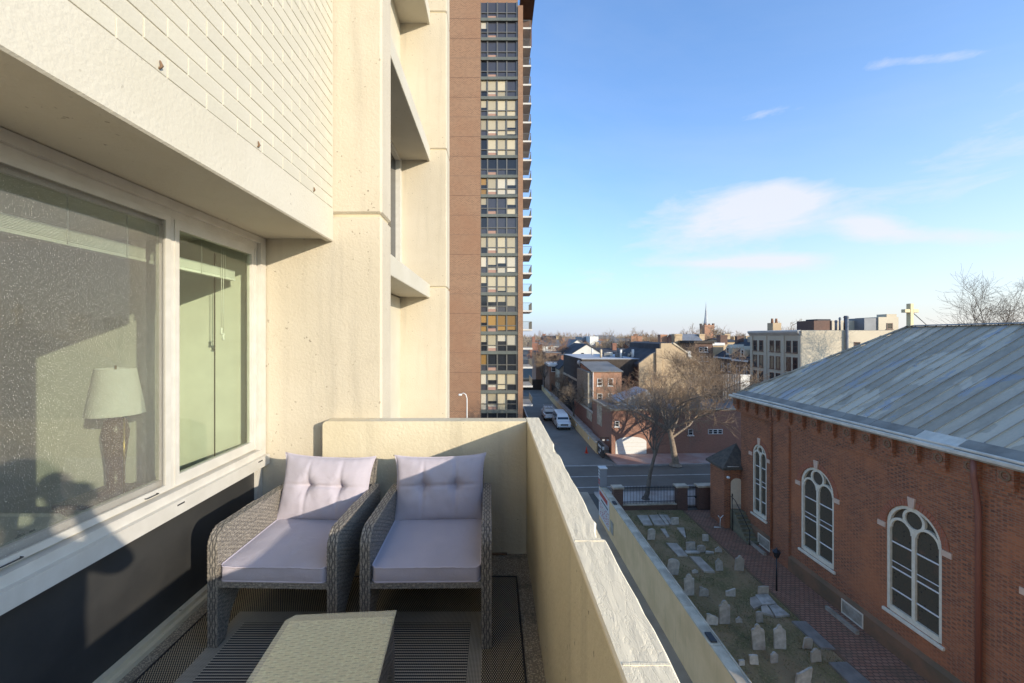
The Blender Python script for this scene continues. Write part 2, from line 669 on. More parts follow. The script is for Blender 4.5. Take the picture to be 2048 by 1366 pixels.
def weave(name, mode):
    t = NT(name)
    v = t.geo()
    x, y, z = t.sep(v)
    if mode == 'dots':
        a = t.math('SINE', t.math('MULTIPLY', x, 2 * pi / 0.011))
        b = t.math('SINE', t.math('MULTIPLY', y, 2 * pi / 0.020))
        f = t.ss(t.math('MULTIPLY', a, b), 0.15, 0.45)
        lo, hi = (0.016, 0.014, 0.011), (0.66, 0.53, 0.34)
    elif mode == 'band':
        a = t.math('SINE', t.math('MULTIPLY', t.math('ADD', x, y), 2 * pi / 0.014))
        b = t.math('SINE', t.math('MULTIPLY', t.math('SUBTRACT', x, y), 2 * pi / 0.014))
        f = t.ss(t.math('MULTIPLY', a, b), -0.35, 0.35)
        lo, hi = (0.06, 0.053, 0.045), (0.66, 0.58, 0.45)
    else:
        a = t.math('SINE', t.math('MULTIPLY', y, 2 * pi / 0.0165))
        b = t.math('MULTIPLY', t.math('SINE', t.math('MULTIPLY', x, 2 * pi / 0.009)), 0.35)
        f = t.ss(t.math('ADD', a, b), -0.25, 0.65)
        lo, hi = (0.022, 0.02, 0.018), (0.58, 0.50, 0.39)
    c = t.mix(f, lo, hi)
    c = t.mix(t.math('MULTIPLY', t.noise(v, 6, 4), 0.35), c, mul(lo, 2.0))
    t.set(Base_Color=c, Roughness=0.75)
    return t.bump(f, 0.5, 0.003).m


M['rug_dots'] = weave('rug_dots', 'dots')
M['rug_band'] = weave('rug_band', 'band')
M['rug_field'] = weave('rug_field', 'field')
M['tglass'] = glassm('table_glass', (0.97, 0.97, 0.91), 1.5, ((0.90, 0.80, 0.56), 0.27))
M['rubber'] = flat('clear_rubber', (0.6, 0.6, 0.52), 0.3)

# outdoors
M['towerbrick'] = brickm('tower_brick', (0.29, 0.15, 0.082), (0.185, 0.09, 0.05), (0.34, 0.22, 0.135), 0.34, 0.15, 0.03, patch=(0.27, 0.135, 0.073), pscale=0.12, bump=0.2)
M['towerband'] = surf('bronze_spandrel', (0.13, 0.135, 0.11), (0.09, 0.095, 0.08), 0.7, 0.5, 0.05)
M['towerframe'] = flat('bronze_frame', (0.16, 0.145, 0.12), 0.4, 0.4)
M['concrete'] = surf('pale_concrete', (0.58, 0.54, 0.48), (0.50, 0.46, 0.40), 0.6, 0.9, 0.2)
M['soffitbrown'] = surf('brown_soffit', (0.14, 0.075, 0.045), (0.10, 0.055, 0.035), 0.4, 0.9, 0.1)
M['churchbrick'] = brickm('church_brick', (0.43, 0.142, 0.058), (0.25, 0.08, 0.038), (0.27, 0.175, 0.11), 0.22, 0.085, 0.013, patch=(0.46, 0.165, 0.068), pscale=0.35, dark=(0.07, 0.042, 0.032))
M['churchbase'] = surf('dirty_brick_base', (0.24, 0.13, 0.07), (0.15, 0.105, 0.06), 0.9, 0.9, 0.5, 16, 0.02)
M['arch'] = brickm('arch_brick', (0.40, 0.13, 0.065), (0.34, 0.11, 0.055), (0.28, 0.16, 0.11), 0.09, 0.4, 0.01, bump=0.3)
M['stone'] = surf('pink_stone', (0.64, 0.46, 0.34), (0.56, 0.40, 0.29), 3, 0.85)
M['winframe'] = surf('cream_window_paint', (0.74, 0.67, 0.53), (0.64, 0.57, 0.43), 5, 0.6, 0.1)
M['bar'] = flat('white_bar', (0.80, 0.78, 0.74), 0.5)


def stained():
    t = NT('stained_glass')
    v = t.obj()
    d = t.voro(v, 5.0)
    e = t.voro(v, 9.0, 'DISTANCE_TO_EDGE')
    c = t.mix(t.ss(d, 0.12, 0.2), (0.014, 0.012, 0.011), (0.085, 0.07, 0.048))
    c = t.mix(t.math('MULTIPLY', t.ss(t.noise(v, 2.0, 3), 0.55, 0.7), 0.5), c, (0.17, 0.09, 0.06))
    c = t.mix(t.ss(e, 0.0, 0.03), (0.03, 0.03, 0.03), c)
    t.set(Base_Color=c, Roughness=0.35)
    return t.bump(d, 0.3, 0.01).m


M['stained'] = stained()


def metalroof():
    t = NT('metal_roof_paint')
    v = t.obj()
    v = t.geo()
    sc = t.scale(v, (0.30, 0.85, 0.5))
    n = t.noise(sc, 1.1, 6, 0.62, 0.4)
    base = t.mix(t.ss(t.noise(sc, 3.0, 6, 0.65), 0.3, 0.7), (0.51, 0.425, 0.305), (0.41, 0.34, 0.243))
    c = t.mix(t.ss(t.noise(sc, 0.55, 4, 0.6, 0.3), 0.535, 0.555), base, (0.60, 0.505, 0.365))
    c = t.mix(t.math('MULTIPLY', t.ss(n, 0.585, 0.60), 0.8), c, (0.37, 0.37, 0.375))
    rust = t.ss(t.noise(t.scale(v, (1.5, 4, 2)), 2.0, 6, 0.7), 0.66, 0.74)
    c = t.mix(t.math('MULTIPLY', rust, 0.45), c, (0.30, 0.21, 0.12))
    c = t.mix(0.35, c, t.mix(t.noise(t.scale(v, (2.5, 6, 3)), 3.0, 6, 0.7), (0.5, 0.5, 0.5), (1.45, 1.45, 1.45)), 'MULTIPLY')
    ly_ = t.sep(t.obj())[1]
    c = t.mix(t.math('MULTIPLY', t.math('GREATER_THAN', t.math('ABSOLUTE', ly_), 0.246), 0.42), c, (0.07, 0.06, 0.05))  # rib shading strengthened in the colour: dark line along each seam
    k = t.math('ADD', t.math('MULTIPLY', t.rand(), 0.36), 0.82)
    c = t.mix(1.0, c, t.comb(k, k, k), 'MULTIPLY')
    t.set(Base_Color=c, Roughness=0.55)
    t.b.inputs['Metallic'].default_value = 0.0
    return t.bump(t.noise(v, 3, 4), 0.12, 0.02).m


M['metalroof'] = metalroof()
M['gutter'] = surf('white_gutter', (0.74, 0.67, 0.55), (0.56, 0.50, 0.40), 2, 0.5, 0.1)
M['flash'] = surf('eave_flashing', (0.17, 0.15, 0.12), (0.30, 0.27, 0.22), 0.8, 0.7, 0.2)
M['weathered'] = surf('weathered_wood', (0.40, 0.36, 0.29), (0.26, 0.22, 0.16), 3, 0.9, 0.4, 20)
M['downspout'] = flat('brown_downspout', (0.23, 0.085, 0.055), 0.5)
M['cross'] = flat('pale_cross', (0.72, 0.58, 0.33), 0.7)
M['shingle'] = surf('dark_shingle', (0.075, 0.062, 0.048), (0.12, 0.10, 0.075), 4, 0.9, 0.6, 14, 0.02)
M['doorpaint'] = flat('cream_door', (0.66, 0.56, 0.41), 0.6)
M['steps'] = surf('mossy_steps', (0.24, 0.215, 0.13), (0.14, 0.125, 0.08), 2, 0.9, 0.4)
M['iron'] = flat('black_iron', (0.018, 0.018, 0.02), 0.45)


def grassm():
    t = NT('winter_grass')
    v = t.obj()
    c = t.mix(t.ss(t.noise(v, 0.5, 5, 0.65, 0.4), 0.38, 0.62), (0.20, 0.165, 0.062), (0.37, 0.25, 0.125))
    c = t.mix(t.ss(t.noise(v, 9, 5, 0.7), 0.5, 0.66), c, (0.36, 0.27, 0.13))
    c = t.mix(t.math('MULTIPLY', t.ss(t.noise(v, 22, 3, 0.6), 0.62, 0.7), 0.7), c, (0.42, 0.31, 0.20))
    t.set(Base_Color=c, Roughness=0.95)
    return t.bump(t.noise(v, 14, 5, 0.7), 1.0, 0.06).m


M['grass'] = grassm()


def pathm():
    t = NT('brick_paving')
    v = t.obj()
    x, y, z = t.sep(v)
    n = t.n.new('ShaderNodeTexBrick')
    t.l.new(t.comb(x, y, 0.0), n.inputs['Vector'])
    n.inputs['Color1'].default_value = (0.38, 0.20, 0.125, 1)
    n.inputs['Color2'].default_value = (0.32, 0.155, 0.092, 1)
    n.inputs['Mortar'].default_value = (0.09, 0.065, 0.045, 1)
    n.inputs['Scale'].default_value = 1.0
    n.inputs['Mortar Size'].default_value = 0.016
    n.inputs['Brick Width'].default_value = 0.24
    n.inputs['Row Height'].default_value = 0.16
    c = t.mix(t.math('MULTIPLY', t.ss(t.noise(v, 0.8, 5, 0.6), 0.45, 0.7), 0.6), n.outputs[0], (0.15, 0.11, 0.065))
    t.set(Base_Color=c, Roughness=0.9)
    return t.bump(t.math('SUBTRACT', 1.0, n.outputs['Fac']), 0.6, 0.02).m


M['path'] = pathm()
M['sidewalk'] = surf('worn_brick_sidewalk', (0.36, 0.19, 0.145), (0.46, 0.35, 0.30), 0.35, 0.9, 0.4, 12, 0.01, detail=8)
M['nearwalk'] = surf('salted_sidewalk', (0.40, 0.32, 0.26), (0.55, 0.50, 0.44), 0.5, 0.9, 0.3, 12, 0.01, detail=8)
M['asphalt'] = surf('asphalt', (0.125, 0.108, 0.085), (0.165, 0.144, 0.115), 0.25, 0.9, 0.3, 60, 0.008, detail=8)
M['alley'] = surf('alley_asphalt', (0.17, 0.15, 0.122), (0.23, 0.205, 0.17), 0.22, 0.85, 0.3, 50, 0.008, detail=8)
M['drive'] = surf('driveway', (0.42, 0.34, 0.24), (0.30, 0.24, 0.165), 0.4, 0.9, 0.3, 30, 0.01)
M['line'] = surf('road_paint', (0.58, 0.54, 0.48), (0.36, 0.34, 0.30), 2.0, 0.8, 0.1)
M['kerb'] = surf('kerb_stone', (0.33, 0.31, 0.28), (0.25, 0.23, 0.21), 1.0, 0.9, 0.3)
M['ground'] = surf('town_ground', (0.12, 0.105, 0.085), (0.08, 0.075, 0.06), 0.05, 0.95, 0.2, 3)
M['grave'] = surf('marble_headstone', (0.62, 0.56, 0.46), (0.38, 0.34, 0.27), 3.5, 0.85, 0.4, 18, 0.01, rv=0.35)
M['grave_dark'] = surf('slate_slab', (0.27, 0.24, 0.20), (0.19, 0.17, 0.14), 2.5, 0.7, 0.2, 18, 0.01, rv=0.2)
M['slab'] = surf('grave_slab', (0.55, 0.47, 0.36), (0.35, 0.295, 0.225), 1.6, 0.8, 0.3, 14, 0.01, rv=0.25)
M['wallcream'] = surf('tan_wall_stucco', (0.78, 0.53, 0.27), (0.67, 0.45, 0.22), 0.8, 0.9, 0.2, 25, 0.01, streak=0.35)
M['coping'] = surf('grey_coping', (0.60, 0.505, 0.365), (0.34, 0.28, 0.20), 1.2, 0.85, 0.4, 14, 0.01)
M['bark'] = surf('bark', (0.12, 0.092, 0.068), (0.18, 0.145, 0.11), 6, 0.95, 0.6, 20, 0.02)
M['twig'] = surf('twigs', (0.38, 0.265, 0.165), (0.27, 0.19, 0.12), 2, 0.9, 0)
M['limb'] = surf('sunlit_limbs', (0.30, 0.235, 0.17), (0.20, 0.155, 0.115), 5, 0.95, 0.5, 20, 0.02)  # bark tone lightened in the colour for limbs that catch the sun
M['twig_grey'] = surf('grey_twigs', (0.42, 0.32, 0.22), (0.29, 0.22, 0.15), 2, 0.9, 0)
M['twig_red'] = surf('reddish_twigs', (0.38, 0.22, 0.13), (0.28, 0.16, 0.095), 2, 0.9, 0)
M['evergreen'] = surf('evergreen', (0.055, 0.075, 0.03), (0.10, 0.11, 0.045), 2, 0.9, 0)
for nm, a, b, mo in [('brick_red', (0.30, 0.115, 0.07), (0.22, 0.08, 0.05), (0.25, 0.18, 0.14)),
                     ('brick_orange', (0.42, 0.20, 0.115), (0.35, 0.155, 0.09), (0.38, 0.26, 0.18)),
                     ('brick_brown', (0.16, 0.085, 0.06), (0.11, 0.06, 0.045), (0.14, 0.10, 0.08)),
                     ('brick_garage', (0.34, 0.16, 0.105), (0.27, 0.125, 0.085), (0.30, 0.20, 0.15))]:
    M[nm] = brickm(nm, a, b, mo, 0.24, 0.09, 0.014, patch=mul(a, 1.15), pscale=0.25, bump=0.2)
M['tan'] = surf('tan_stucco', (0.50, 0.375, 0.235), (0.43, 0.315, 0.195), 0.25, 0.9, 0.15, 8, streak=0.25)
M['stucco'] = surf('grey_cream_stucco', (0.58, 0.50, 0.37), (0.52, 0.44, 0.32), 0.2, 0.9, 0.1, 8)
M['whitewall'] = surf('white_wall', (0.72, 0.70, 0.64), (0.64, 0.62, 0.56), 0.3, 0.85, 0.1, 8)
M['roofdark'] = surf('dark_roof', (0.035, 0.036, 0.042), (0.06, 0.06, 0.065), 0.4, 0.9, 0.2, 5)
M['roofgrey'] = surf('grey_roof', (0.15, 0.15, 0.145), (0.20, 0.20, 0.195), 0.4, 0.85, 0.2, 5)
M['roofpale'] = surf('pale_roof', (0.50, 0.50, 0.50), (0.36, 0.36, 0.37), 0.3, 0.8, 0.1, 5)
M['wood_dark'] = surf('dark_wood', (0.05, 0.038, 0.03), (0.07, 0.055, 0.045), 1.5, 0.9, 0.3, 10)
M['trim'] = flat('white_trim', (0.74, 0.72, 0.67), 0.6)
M['pane'] = NT('dark_pane').set(Base_Color=(0.02, 0.022, 0.026), Roughness=0.08).m
M['pane_brown'] = NT('brown_pane').set(Base_Color=(0.10, 0.045, 0.035), Roughness=0.25).m
M['whitepaint'] = NT('car_white').set(Base_Color=(0.74, 0.74, 0.72), Roughness=0.3).m
M['tyre'] = flat('tyre', (0.015, 0.015, 0.015), 0.9)
M['chrome'] = flat('chrome', (0.45, 0.45, 0.45), 0.25, 0.8)
M['carglass'] = NT('car_glass').set(Base_Color=(0.03, 0.045, 0.06), Roughness=0.08).m
M['lens'] = flat('lamp_lens', (0.75, 0.75, 0.72), 0.15)
M['orange'] = flat('cone_orange', (0.75, 0.06, 0.02), 0.5)
M['red'] = flat('red_print', (0.45, 0.08, 0.06), 0.7)
M['signwhite'] = flat('sign_white', (0.62, 0.60, 0.56), 0.6)
M['signblack'] = flat('sign_black', (0.03, 0.03, 0.032), 0.6)
M['metalscreen'] = surf('corrugated_screen', (0.21, 0.215, 0.225), (0.17, 0.175, 0.185), 0.6, 0.6, 0.1)
# ------------------------------------------------------------------ ground, roads
FL = CZ - 1.6                   # balcony floor


def srot(x, y, a=R(3.0), px=10.0, py=38.0):
    return (px + (x - px) * cos(a) - (y - py) * sin(a), py + (x - px) * sin(a) + (y - py) * cos(a))


def sheet(name, poly, z, mat, rot=False, kind='structure', thick=None):
    m = MB()
    p = [srot(*q) if rot else q for q in poly]
    if thick:
        m.prism(p, 'z', z - thick, z)
    else:
        m.add([(q[0], q[1], z) for q in p], [list(range(len(p)))])
    o = m.build(name, mat, None, kind)
    return o


def rect(x0, x1, y0, y1):
    return [(x0, y0), (x1, y0), (x1, y1), (x0, y1)]


sheet('ground', rect(-2500, 3000, -600, 4500), -0.02, M['ground'])
sheet('road', rect(-70, 120, 34.3, 41.2), 0.0, M['asphalt'], True)
sheet('pavement_near', rect(8.3, 60, 31.4, 34.25), 0.13, M['nearwalk'], True, thick=0.2)
sheet('kerb_near', rect(8.3, 60, 34.25, 34.42), 0.135, M['kerb'], True, thick=0.2)
sheet('pavement_far', rect(13.0, 60, 41.45, 45.6), 0.13, M['sidewalk'], True, thick=0.2)
sheet('kerb_far', rect(12.6, 60, 41.2, 41.45), 0.135, M['kerb'], True, thick=0.2)
sheet('alley_road', [(5.2, 41.0), (13.2, 41.4), (11.9, 44.5), (11.6, 100), (5.2, 100)], 0.008, M['alley'])
sheet('driveway', rect(-1.9, 8.0, -12, 34.6), 0.004, M['drive'])
sheet('lawn', rect(8.1, 14.45, 4.0, 30.9), 0.06, M['grass'], thick=0.1)
sheet('brick_path', rect(14.5, 17.25, 2.0, 30.9), 0.05, M['path'], thick=0.1)
sheet('path_edging', rect(14.42, 14.56, 2.0, 30.9), 0.085, M['churchbase'], thick=0.1)
# painted lane lines
for (y, segs) in [(35.7, [(-30, 13.6), (16.2, 40)]), (38.4, [(-30, 60)])]:
    for a, b in segs:
        sheet('lane_line', rect(a, b, y, y + 0.14), 0.006, M['line'], True)
sheet('crossing_line', rect(4, 12.5, 41.6, 41.75), 0.014, M['line'], True)

# ------------------------------------------------------------------ our own building and balcony
XB, XW, XC = -1.235, -1.80, -0.865     # beam face, window plane, column face
ZB = CZ + 0.72                         # underside of beam
FLOORS = [ZB, ZB + 2.6, ZB + 5.2]
YC1a, YC1b, YC2a, YC2b = 3.056, 3.33, 7.6, 8.1
apt = thing('apartment_building', 'cream stucco apartment building with painted brick bays and projecting columns', 'building', (-3.0, 3.0, 0))


def column(ya, yb, zs, x1=XC):
    # one storey-high panel of a column between the grooves, each its own piece
    for a, b in zip(zs[:-1], zs[1:]):
        m = MB()
        m.bbox(-2.1, x1, ya, yb, a + 0.012, b - 0.012, 0.015)
        m.build('column_panel', M['cream'], apt)
    m = MB()
    m.box(-2.05, x1 - 0.02, ya + 0.02, yb - 0.02, zs[0], zs[-1])
    m.build('column_core', M['soffit'], apt)


joints = [0.0, CZ + 0.925 - 2.62 * 4, CZ + 0.925 - 2.62 * 3, CZ + 0.925 - 2.62 * 2, CZ + 0.925 - 2.62, CZ + 0.925, CZ + 3.55, CZ + 6.16, CZ + 8.8]
column(YC1a, YC1b, joints)
column(YC2a, YC2b, joints, -0.92)
column(-1.5, -1.25, joints)

# beams
for (ya, yb) in [(-1.25, YC1a), (YC1b, YC2a)]:
    for k, z in enumerate(FLOORS):
        m = MB()
        m.prism([(XB, z + 0.25), (XB, z + 0.008), (XB - 0.008, z), (XB - 0.05, z), (XB - 0.055, z + 0.022), (-2.0, z + 0.022), (-2.0, z + 0.25)], 'y', ya + 0.002, yb - 0.002)
        m.build('beam', M['beam'], apt)

# painted brick wall above our beam: courses of separate bricks
back = MB().box(-1.9, XB - 0.0042, -1.25, YC1a, ZB + 0.252, FLOORS[1] - 0.002).build('infill_wall', M['creambrick'], apt)
bw, bh, gap = 0.205, 0.0695, 0.0085
proto = None
z = ZB + 0.254
row = 0
while z + bh < FLOORS[1] - 0.05 and row < 24:
    y = YC1a - 0.012 - (0.0 if row % 2 else bw / 2)
    ymin = 0.55 + row * 0.035
    if row % 2 == 0:
        MB().bbox(XB - 0.03, XB, y + 0.005, YC1a - 0.014, z, z + bh, 0.002).build('brick', M['creambrick'], back)
    while y - bw > ymin:
        if proto is None:
            proto = MB().bbox(-0.03, 0.0, -bw + 0.005, 0, 0, bh, 0.002).mesh('brick', M['creambrick'])
        o = link('brick', proto, (XB + rnd.uniform(-0.0012, 0.0), y, z + rnd.uniform(-0.001, 0.001)), back)
        y -= bw
    row += 1
    z += bh + gap
MB().box(XB - 0.03, XB - 0.001, -1.25, 0.5, ZB + 0.256, FLOORS[1] - 0.06).build('plain_brick_face', M['creambrick'], apt)
# rusted anchor holes along the base of the brickwork
for y in (0.95, 1.47, 2.08, 2.72):
    m = MB()
    m.tube([(XB + 0.001, y, ZB + 0.262), (XB + 0.008, y + 0.004, ZB + 0.275), (XB + 0.004, y, ZB + 0.292)], [0.004, 0.006, 0.003], 5)
    m.build('rusty_anchor', M['churchbase'], apt)
# second bay: brick above beams and window on the storey above, brick infill at our storey
MB().box(-2.0, XW, YC1b, YC2a, FLOORS[1] + 0.252, FLOORS[2] - 0.002).build('bay_wall', M['creambrick'], apt)
MB().box(-2.0, XW, YC1b, YC2a, FL - 0.2, ZB - 0.002).build('bay_wall', M['creambrick'], apt)
for fz in (ZB + 0.252,):
    wz1 = FLOORS[1] + 0.02
    w = MB()
    w.box(-1.90, XW + 0.03, YC2a - 0.14, YC2a - 0.002, fz, wz1)
    w.box(-1.90, XW + 0.03, YC1b, YC2a - 0.14, fz, fz + 0.07)
    w.box(-1.90, XW + 0.03, YC1b, YC2a - 0.14, wz1 - 0.07, wz1)
    w.box(-1.90, XW + 0.02, 5.8, 5.87, fz + 0.07, wz1 - 0.07)
    wo = w.build('bay_window', M['frame'], apt)
    MB().box(-1.86, -1.855, YC1b + 0.01, 5.8, fz + 0.07, wz1 - 0.07).build('pane', M['pane'], wo)
    MB().box(-1.86, -1.855, 5.87, YC2a - 0.14, fz + 0.07, wz1 - 0.07).build('pane', M['pane'], wo)
# plain facade below and above
MB().box(-2.2, -1.95, -1.5, YC2b, 0.0, FL - 0.25).build('lower_facade', M['beam'], apt)
MB().box(-8.0, -2.2, YC1b + 0.5, YC2b, 0.0, CZ + 8.8).build('building_mass', M['beam'], apt)

# balcony slab, parapet, end wall
MB().box(-1.88, 0.245, -2.6, 3.056, FL - 0.2, FL).build('balcony_floor', M['aggregate'], apt)
PT = CZ - 0.624
m = MB()
m.box(0.235, 0.335, -2.6, 3.056, FL - 0.35, PT - 0.014)
m.build('parapet', M['parapet'], apt)
# chipped top of the parapet
edge = [(-2.6, .338), (0.30, .336), (0.45, .340), (0.719, .338), (0.86, .340), (0.905, .3405), (1.225, .340), (1.2405, .3185), (1.28, .322), (1.345, .342), (1.38, .3345), (1.6, .339),
        (1.9, .336), (2.10, .341), (2.155, .3235), (2.20, .3255), (2.32, .341), (2.7, .339), (3.058, .338)]
prng = random.Random(3)
fine = []
for (a, b) in zip(edge[:-1], edge[1:]):
    n = max(1, int((b[0] - a[0]) / 0.05))
    for i in range(n):
        f = i / n
        fine.append((a[0] + (b[0] - a[0]) * f, a[1] + (b[1] - a[1]) * f + prng.uniform(-0.0018, 0.0018)))
fine.append(edge[-1])
m = MB()
rows_ = 6
vs = []
for (y, xo) in fine:
    ring = [(0.2335, y, PT - 0.0135), (0.2335, y, PT - 0.006), (0.2385, y, PT)]
    for k in range(1, rows_):
        f = k / rows_
        ring.append((0.2385 + (xo - 0.006 - 0.2385) * f, y, PT + 0.0018 * mnoise.noise(Vector((f * 5, y * 9, 1)))))
    ring += [(xo - 0.006, y, PT), (xo, y, PT - 0.007), (xo - 0.004, y, PT - 0.0135)]
    vs.append(ring)
n = len(vs[0])
allv = [p for r_ in vs for p in r_]
fs = []
for i in range(len(vs) - 1):
    for k in range(n - 1):
        fs.append((i * n + k, i * n + k + 1, (i + 1) * n + k + 1, (i + 1) * n + k))
    fs.append((i * n + n - 1, i * n, (i + 1) * n, (i + 1) * n + n - 1))
fs.append(list(range(n)))
fs.append(list(range((len(vs) - 1) * n, len(vs) * n))[::-1])
m.add(allv, fs)
m.build('parapet_top', M['ptop'], apt)
for y in (0.76, 1.22):
    MB().box(0.243, 0.333, y - 0.003, y + 0.003, PT - 0.004, PT + 0.0012).build('top_joint', M['ptop'], apt)
# end wall with rounded left end
poly = []
for k in range(7):
    a = pi / 2 + pi / 2 * k / 6
    poly.append((-1.266 + 0.03 + 0.03 * cos(a), PT - 0.002 - 0.03 + 0.03 * sin(a)))
poly = [(0.232, PT - 0.002)] + poly + [(-1.266, FL + 0.001), (0.232, FL + 0.001)]
m = MB().prism(poly, 'y', 2.936, 3.054)
m.build('end_wall', M['parapet'], apt)
MB().box(-0.02, 0.09, 2.915, 2.934, FL + 0.002, FL + 0.012).build('floor_drain', M['churchbase'], apt)

# window wall: frame, two sashes, screen, black panel, threshold
win = MB()
ZS, ZH = CZ - 0.97, ZB + 0.018
YN, YF = 1.33, 2.985
GT_ = CZ + 0.655
X0, X1 = -1.86, -1.745
win.box(X0, X1, YN - 0.06, YN, ZS + 0.12, ZH)
win.box(X0, X1, YF, YF + 0.06, ZS + 0.12, ZH)
win.box(X0, X1, YN, YF, ZH - 0.045, ZH)
win.box(X0, X1 - 0.03, YN, YF, GT_, ZH - 0.045)
win.box(X0, X1, YN - 0.06, YF + 0.06, ZS + 0.075, ZS + 0.12)
win.box(X0, X1 + 0.03, YN - 0.06, YF + 0.06, ZS, ZS + 0.075)
win.box(X0, X1 - 0.055, YN, YF, ZS + 0.12, ZS + 0.135)
win = win.build('window', M['frame'], apt)
YM = 2.2
GB, GT = ZS + 0.135, CZ + 0.655


def sash(x, ya, yb, name='sash', st=0.05):
    m = MB()
    m.box(x - 0.018, x + 0.018, ya, ya + st, GB, GT)
    m.box(x - 0.018, x + 0.018, yb - st, yb, GB, GT)
    m.box(x - 0.018, x + 0.018, ya + st, yb - st, GB, GB + st)
    m.box(x - 0.018, x + 0.018, ya + st, yb - st, GT - st, GT)
    m.box(x - 0.010, x + 0.024, ya + st * 0.35, ya + st * 0.5, GB + 0.01, GT - 0.01)
    m.box(x - 0.010, x + 0.024, yb - st * 0.5, yb - st * 0.35, GB + 0.01, GT - 0.01)
    s_ = m.build(name, M['frame'], win)
    return s_


sash(-1.795, YM - 0.005, YF - 0.002, st=0.058)
sash(-1.835, YN + 0.002, YM + 0.035)
MB().box(-1.798, -1.794, YM + 0.053, YF - 0.06, GB + 0.058, GT - 0.058).build('pane', M['glass'], win)
MB().box(-1.838, -1.834, YN + 0.052, YM - 0.015, GB + 0.05, GT - 0.05).build('pane', M['glass'], win)
m = MB()
for (a, b, c, d) in [(YN + 0.004, YN + 0.03, GB, GT), (YM - 0.045, YM - 0.012, GB, GT), (YN + 0.03, YM - 0.045, GB, GB + 0.03), (YN + 0.03, YM - 0.045, GT - 0.03, GT)]:
    m.box(-1.79, -1.772, a, b, c, d)
m.build('screen_frame', M['frame'], win)
MB().add([(-1.78, YN + 0.03, GB + 0.03), (-1.78, YM - 0.045, GB + 0.03), (-1.78, YM - 0.045, GT - 0.03), (-1.78, YN + 0.03, GT - 0.03)], [(0, 1, 2, 3)]).build('insect_screen', M['screen'], win)
for y in (1.42, 2.02):
    MB().tube([(-1.768, y, GB + 0.012), (-1.757, y, GB + 0.012), (-1.757, y + 0.07, GB + 0.012), (-1.768, y + 0.07, GB + 0.012)], 0.003, 5).build('screen_latch', M['frame_dark'], win)
for y in (1.25, 2.16, 2.9):
    MB().box(-1.716, -1.7135, y, y + 0.05, ZS + 0.05, ZS + 0.058).build('weep_slot', M['frame_dark'], win)
MB().box(-1.9, -1.80, -1.2, 3.05, FL + 0.05, ZS - 0.001).build('black_panel', M['panel'], apt)
MB().box(-1.9, -1.775, 2.99, 3.052, FL + 0.05, ZS - 0.002).build('panel_edge_trim', M['frame'], apt)
m = MB()
m.box(-1.9, -1.765, -1.2, 3.05, FL + 0.001, FL + 0.05)
m.box(-1.765, -1.74, -1.2, 3.05, FL + 0.001, FL + 0.026)
m.build('threshold', M['parapet'], apt)
MB().box(-1.9, -1.76, -1.25, YN - 0.06, FL + 0.05, ZH).build('solid_wall', M['cream'], apt)

# the room behind the glass
RX0, RY0, RY1, RZ0, RZ1 = -5.6, -0.4, 3.045, FL, ZB + 0.01
MB().box(RX0, -1.9, RY1, RY1 + 0.1, RZ0, RZ1).build('room_end_wall', M['roomwall'], apt)
MB().box(RX0 - 0.1, RX0, RY0, RY1 + 0.1, RZ0, RZ1).build('room_back_wall', M['roomwall'], apt)
MB().box(RX0, -1.9, RY0 - 0.1, RY0, RZ0, RZ1).build('room_near_wall', M['roomwall'], apt)
MB().box(RX0, -1.9, RY0, RY1, RZ0 - 0.1, RZ0).build('room_floor', M['roomfloor'], apt)
MB().box(RX0, -1.9, RY0, RY1, RZ1, RZ1 + 0.1).build('room_ceiling', M['roomceil'], apt)
m = MB().box(-2.134, -2.128, RY1 - 0.006, RY1 - 0.001, RZ0, RZ1 - 0.1)
m.build('closet_joint', M['wood_dark'], apt)

# raised venetian blinds with cords
for nm, ya, yb, lab in [('l', YN + 0.05, YM, 'raised white venetian blind behind the dusty screened pane'), ('r', YM + 0.06, YF - 0.03, 'raised white venetian blind behind the clear right-hand pane')]:
    bl = thing('venetian_blind', lab, 'blind', (-1.93, (ya + yb) / 2, CZ + 0.40), 'venetian blinds')
    MB().box(-1.955, -1.915, ya, yb, ZB - 0.06, ZB - 0.02).build('head_rail', M['blind'], bl)
    for k in range(9):
        MB().box(-1.952, -1.918, ya + 0.004, yb - 0.004, CZ + 0.426 + k * 0.0062, CZ + 0.426 + k * 0.0062 + 0.0046).build('slat', M['blind'], bl)
    MB().box(-1.952, -1.918, ya, yb, CZ + 0.408, CZ + 0.424).build('bottom_rail', M['blind'], bl)
    for y in (ya + 0.12, (ya + yb) / 2, yb - 0.12):
        MB().tube([(-1.914, y, ZB - 0.06), (-1.912, y, ZB - 0.2), (-1.913, y, CZ + 0.41)], 0.0025, 4).build('ladder_cord', M['cord'], bl)
    if nm == 'r':
        for k, (y, zz) in enumerate([(yb - 0.17, 0.66), (yb - 0.15, 0.70)]):
            cd = MB().tube([(-1.905, y, ZB - 0.06), (-1.905, y, ZB - zz)], 0.002, 4).build('pull_cord', M['cord'], bl)
            MB().lathe([(0.003, 0), (0.009, -0.01), (0.006, -0.03), (0.010, -0.045), (0.004, -0.05)], 8, (-1.905, y, ZB - zz)).build('tassel', M['cord'], cd)

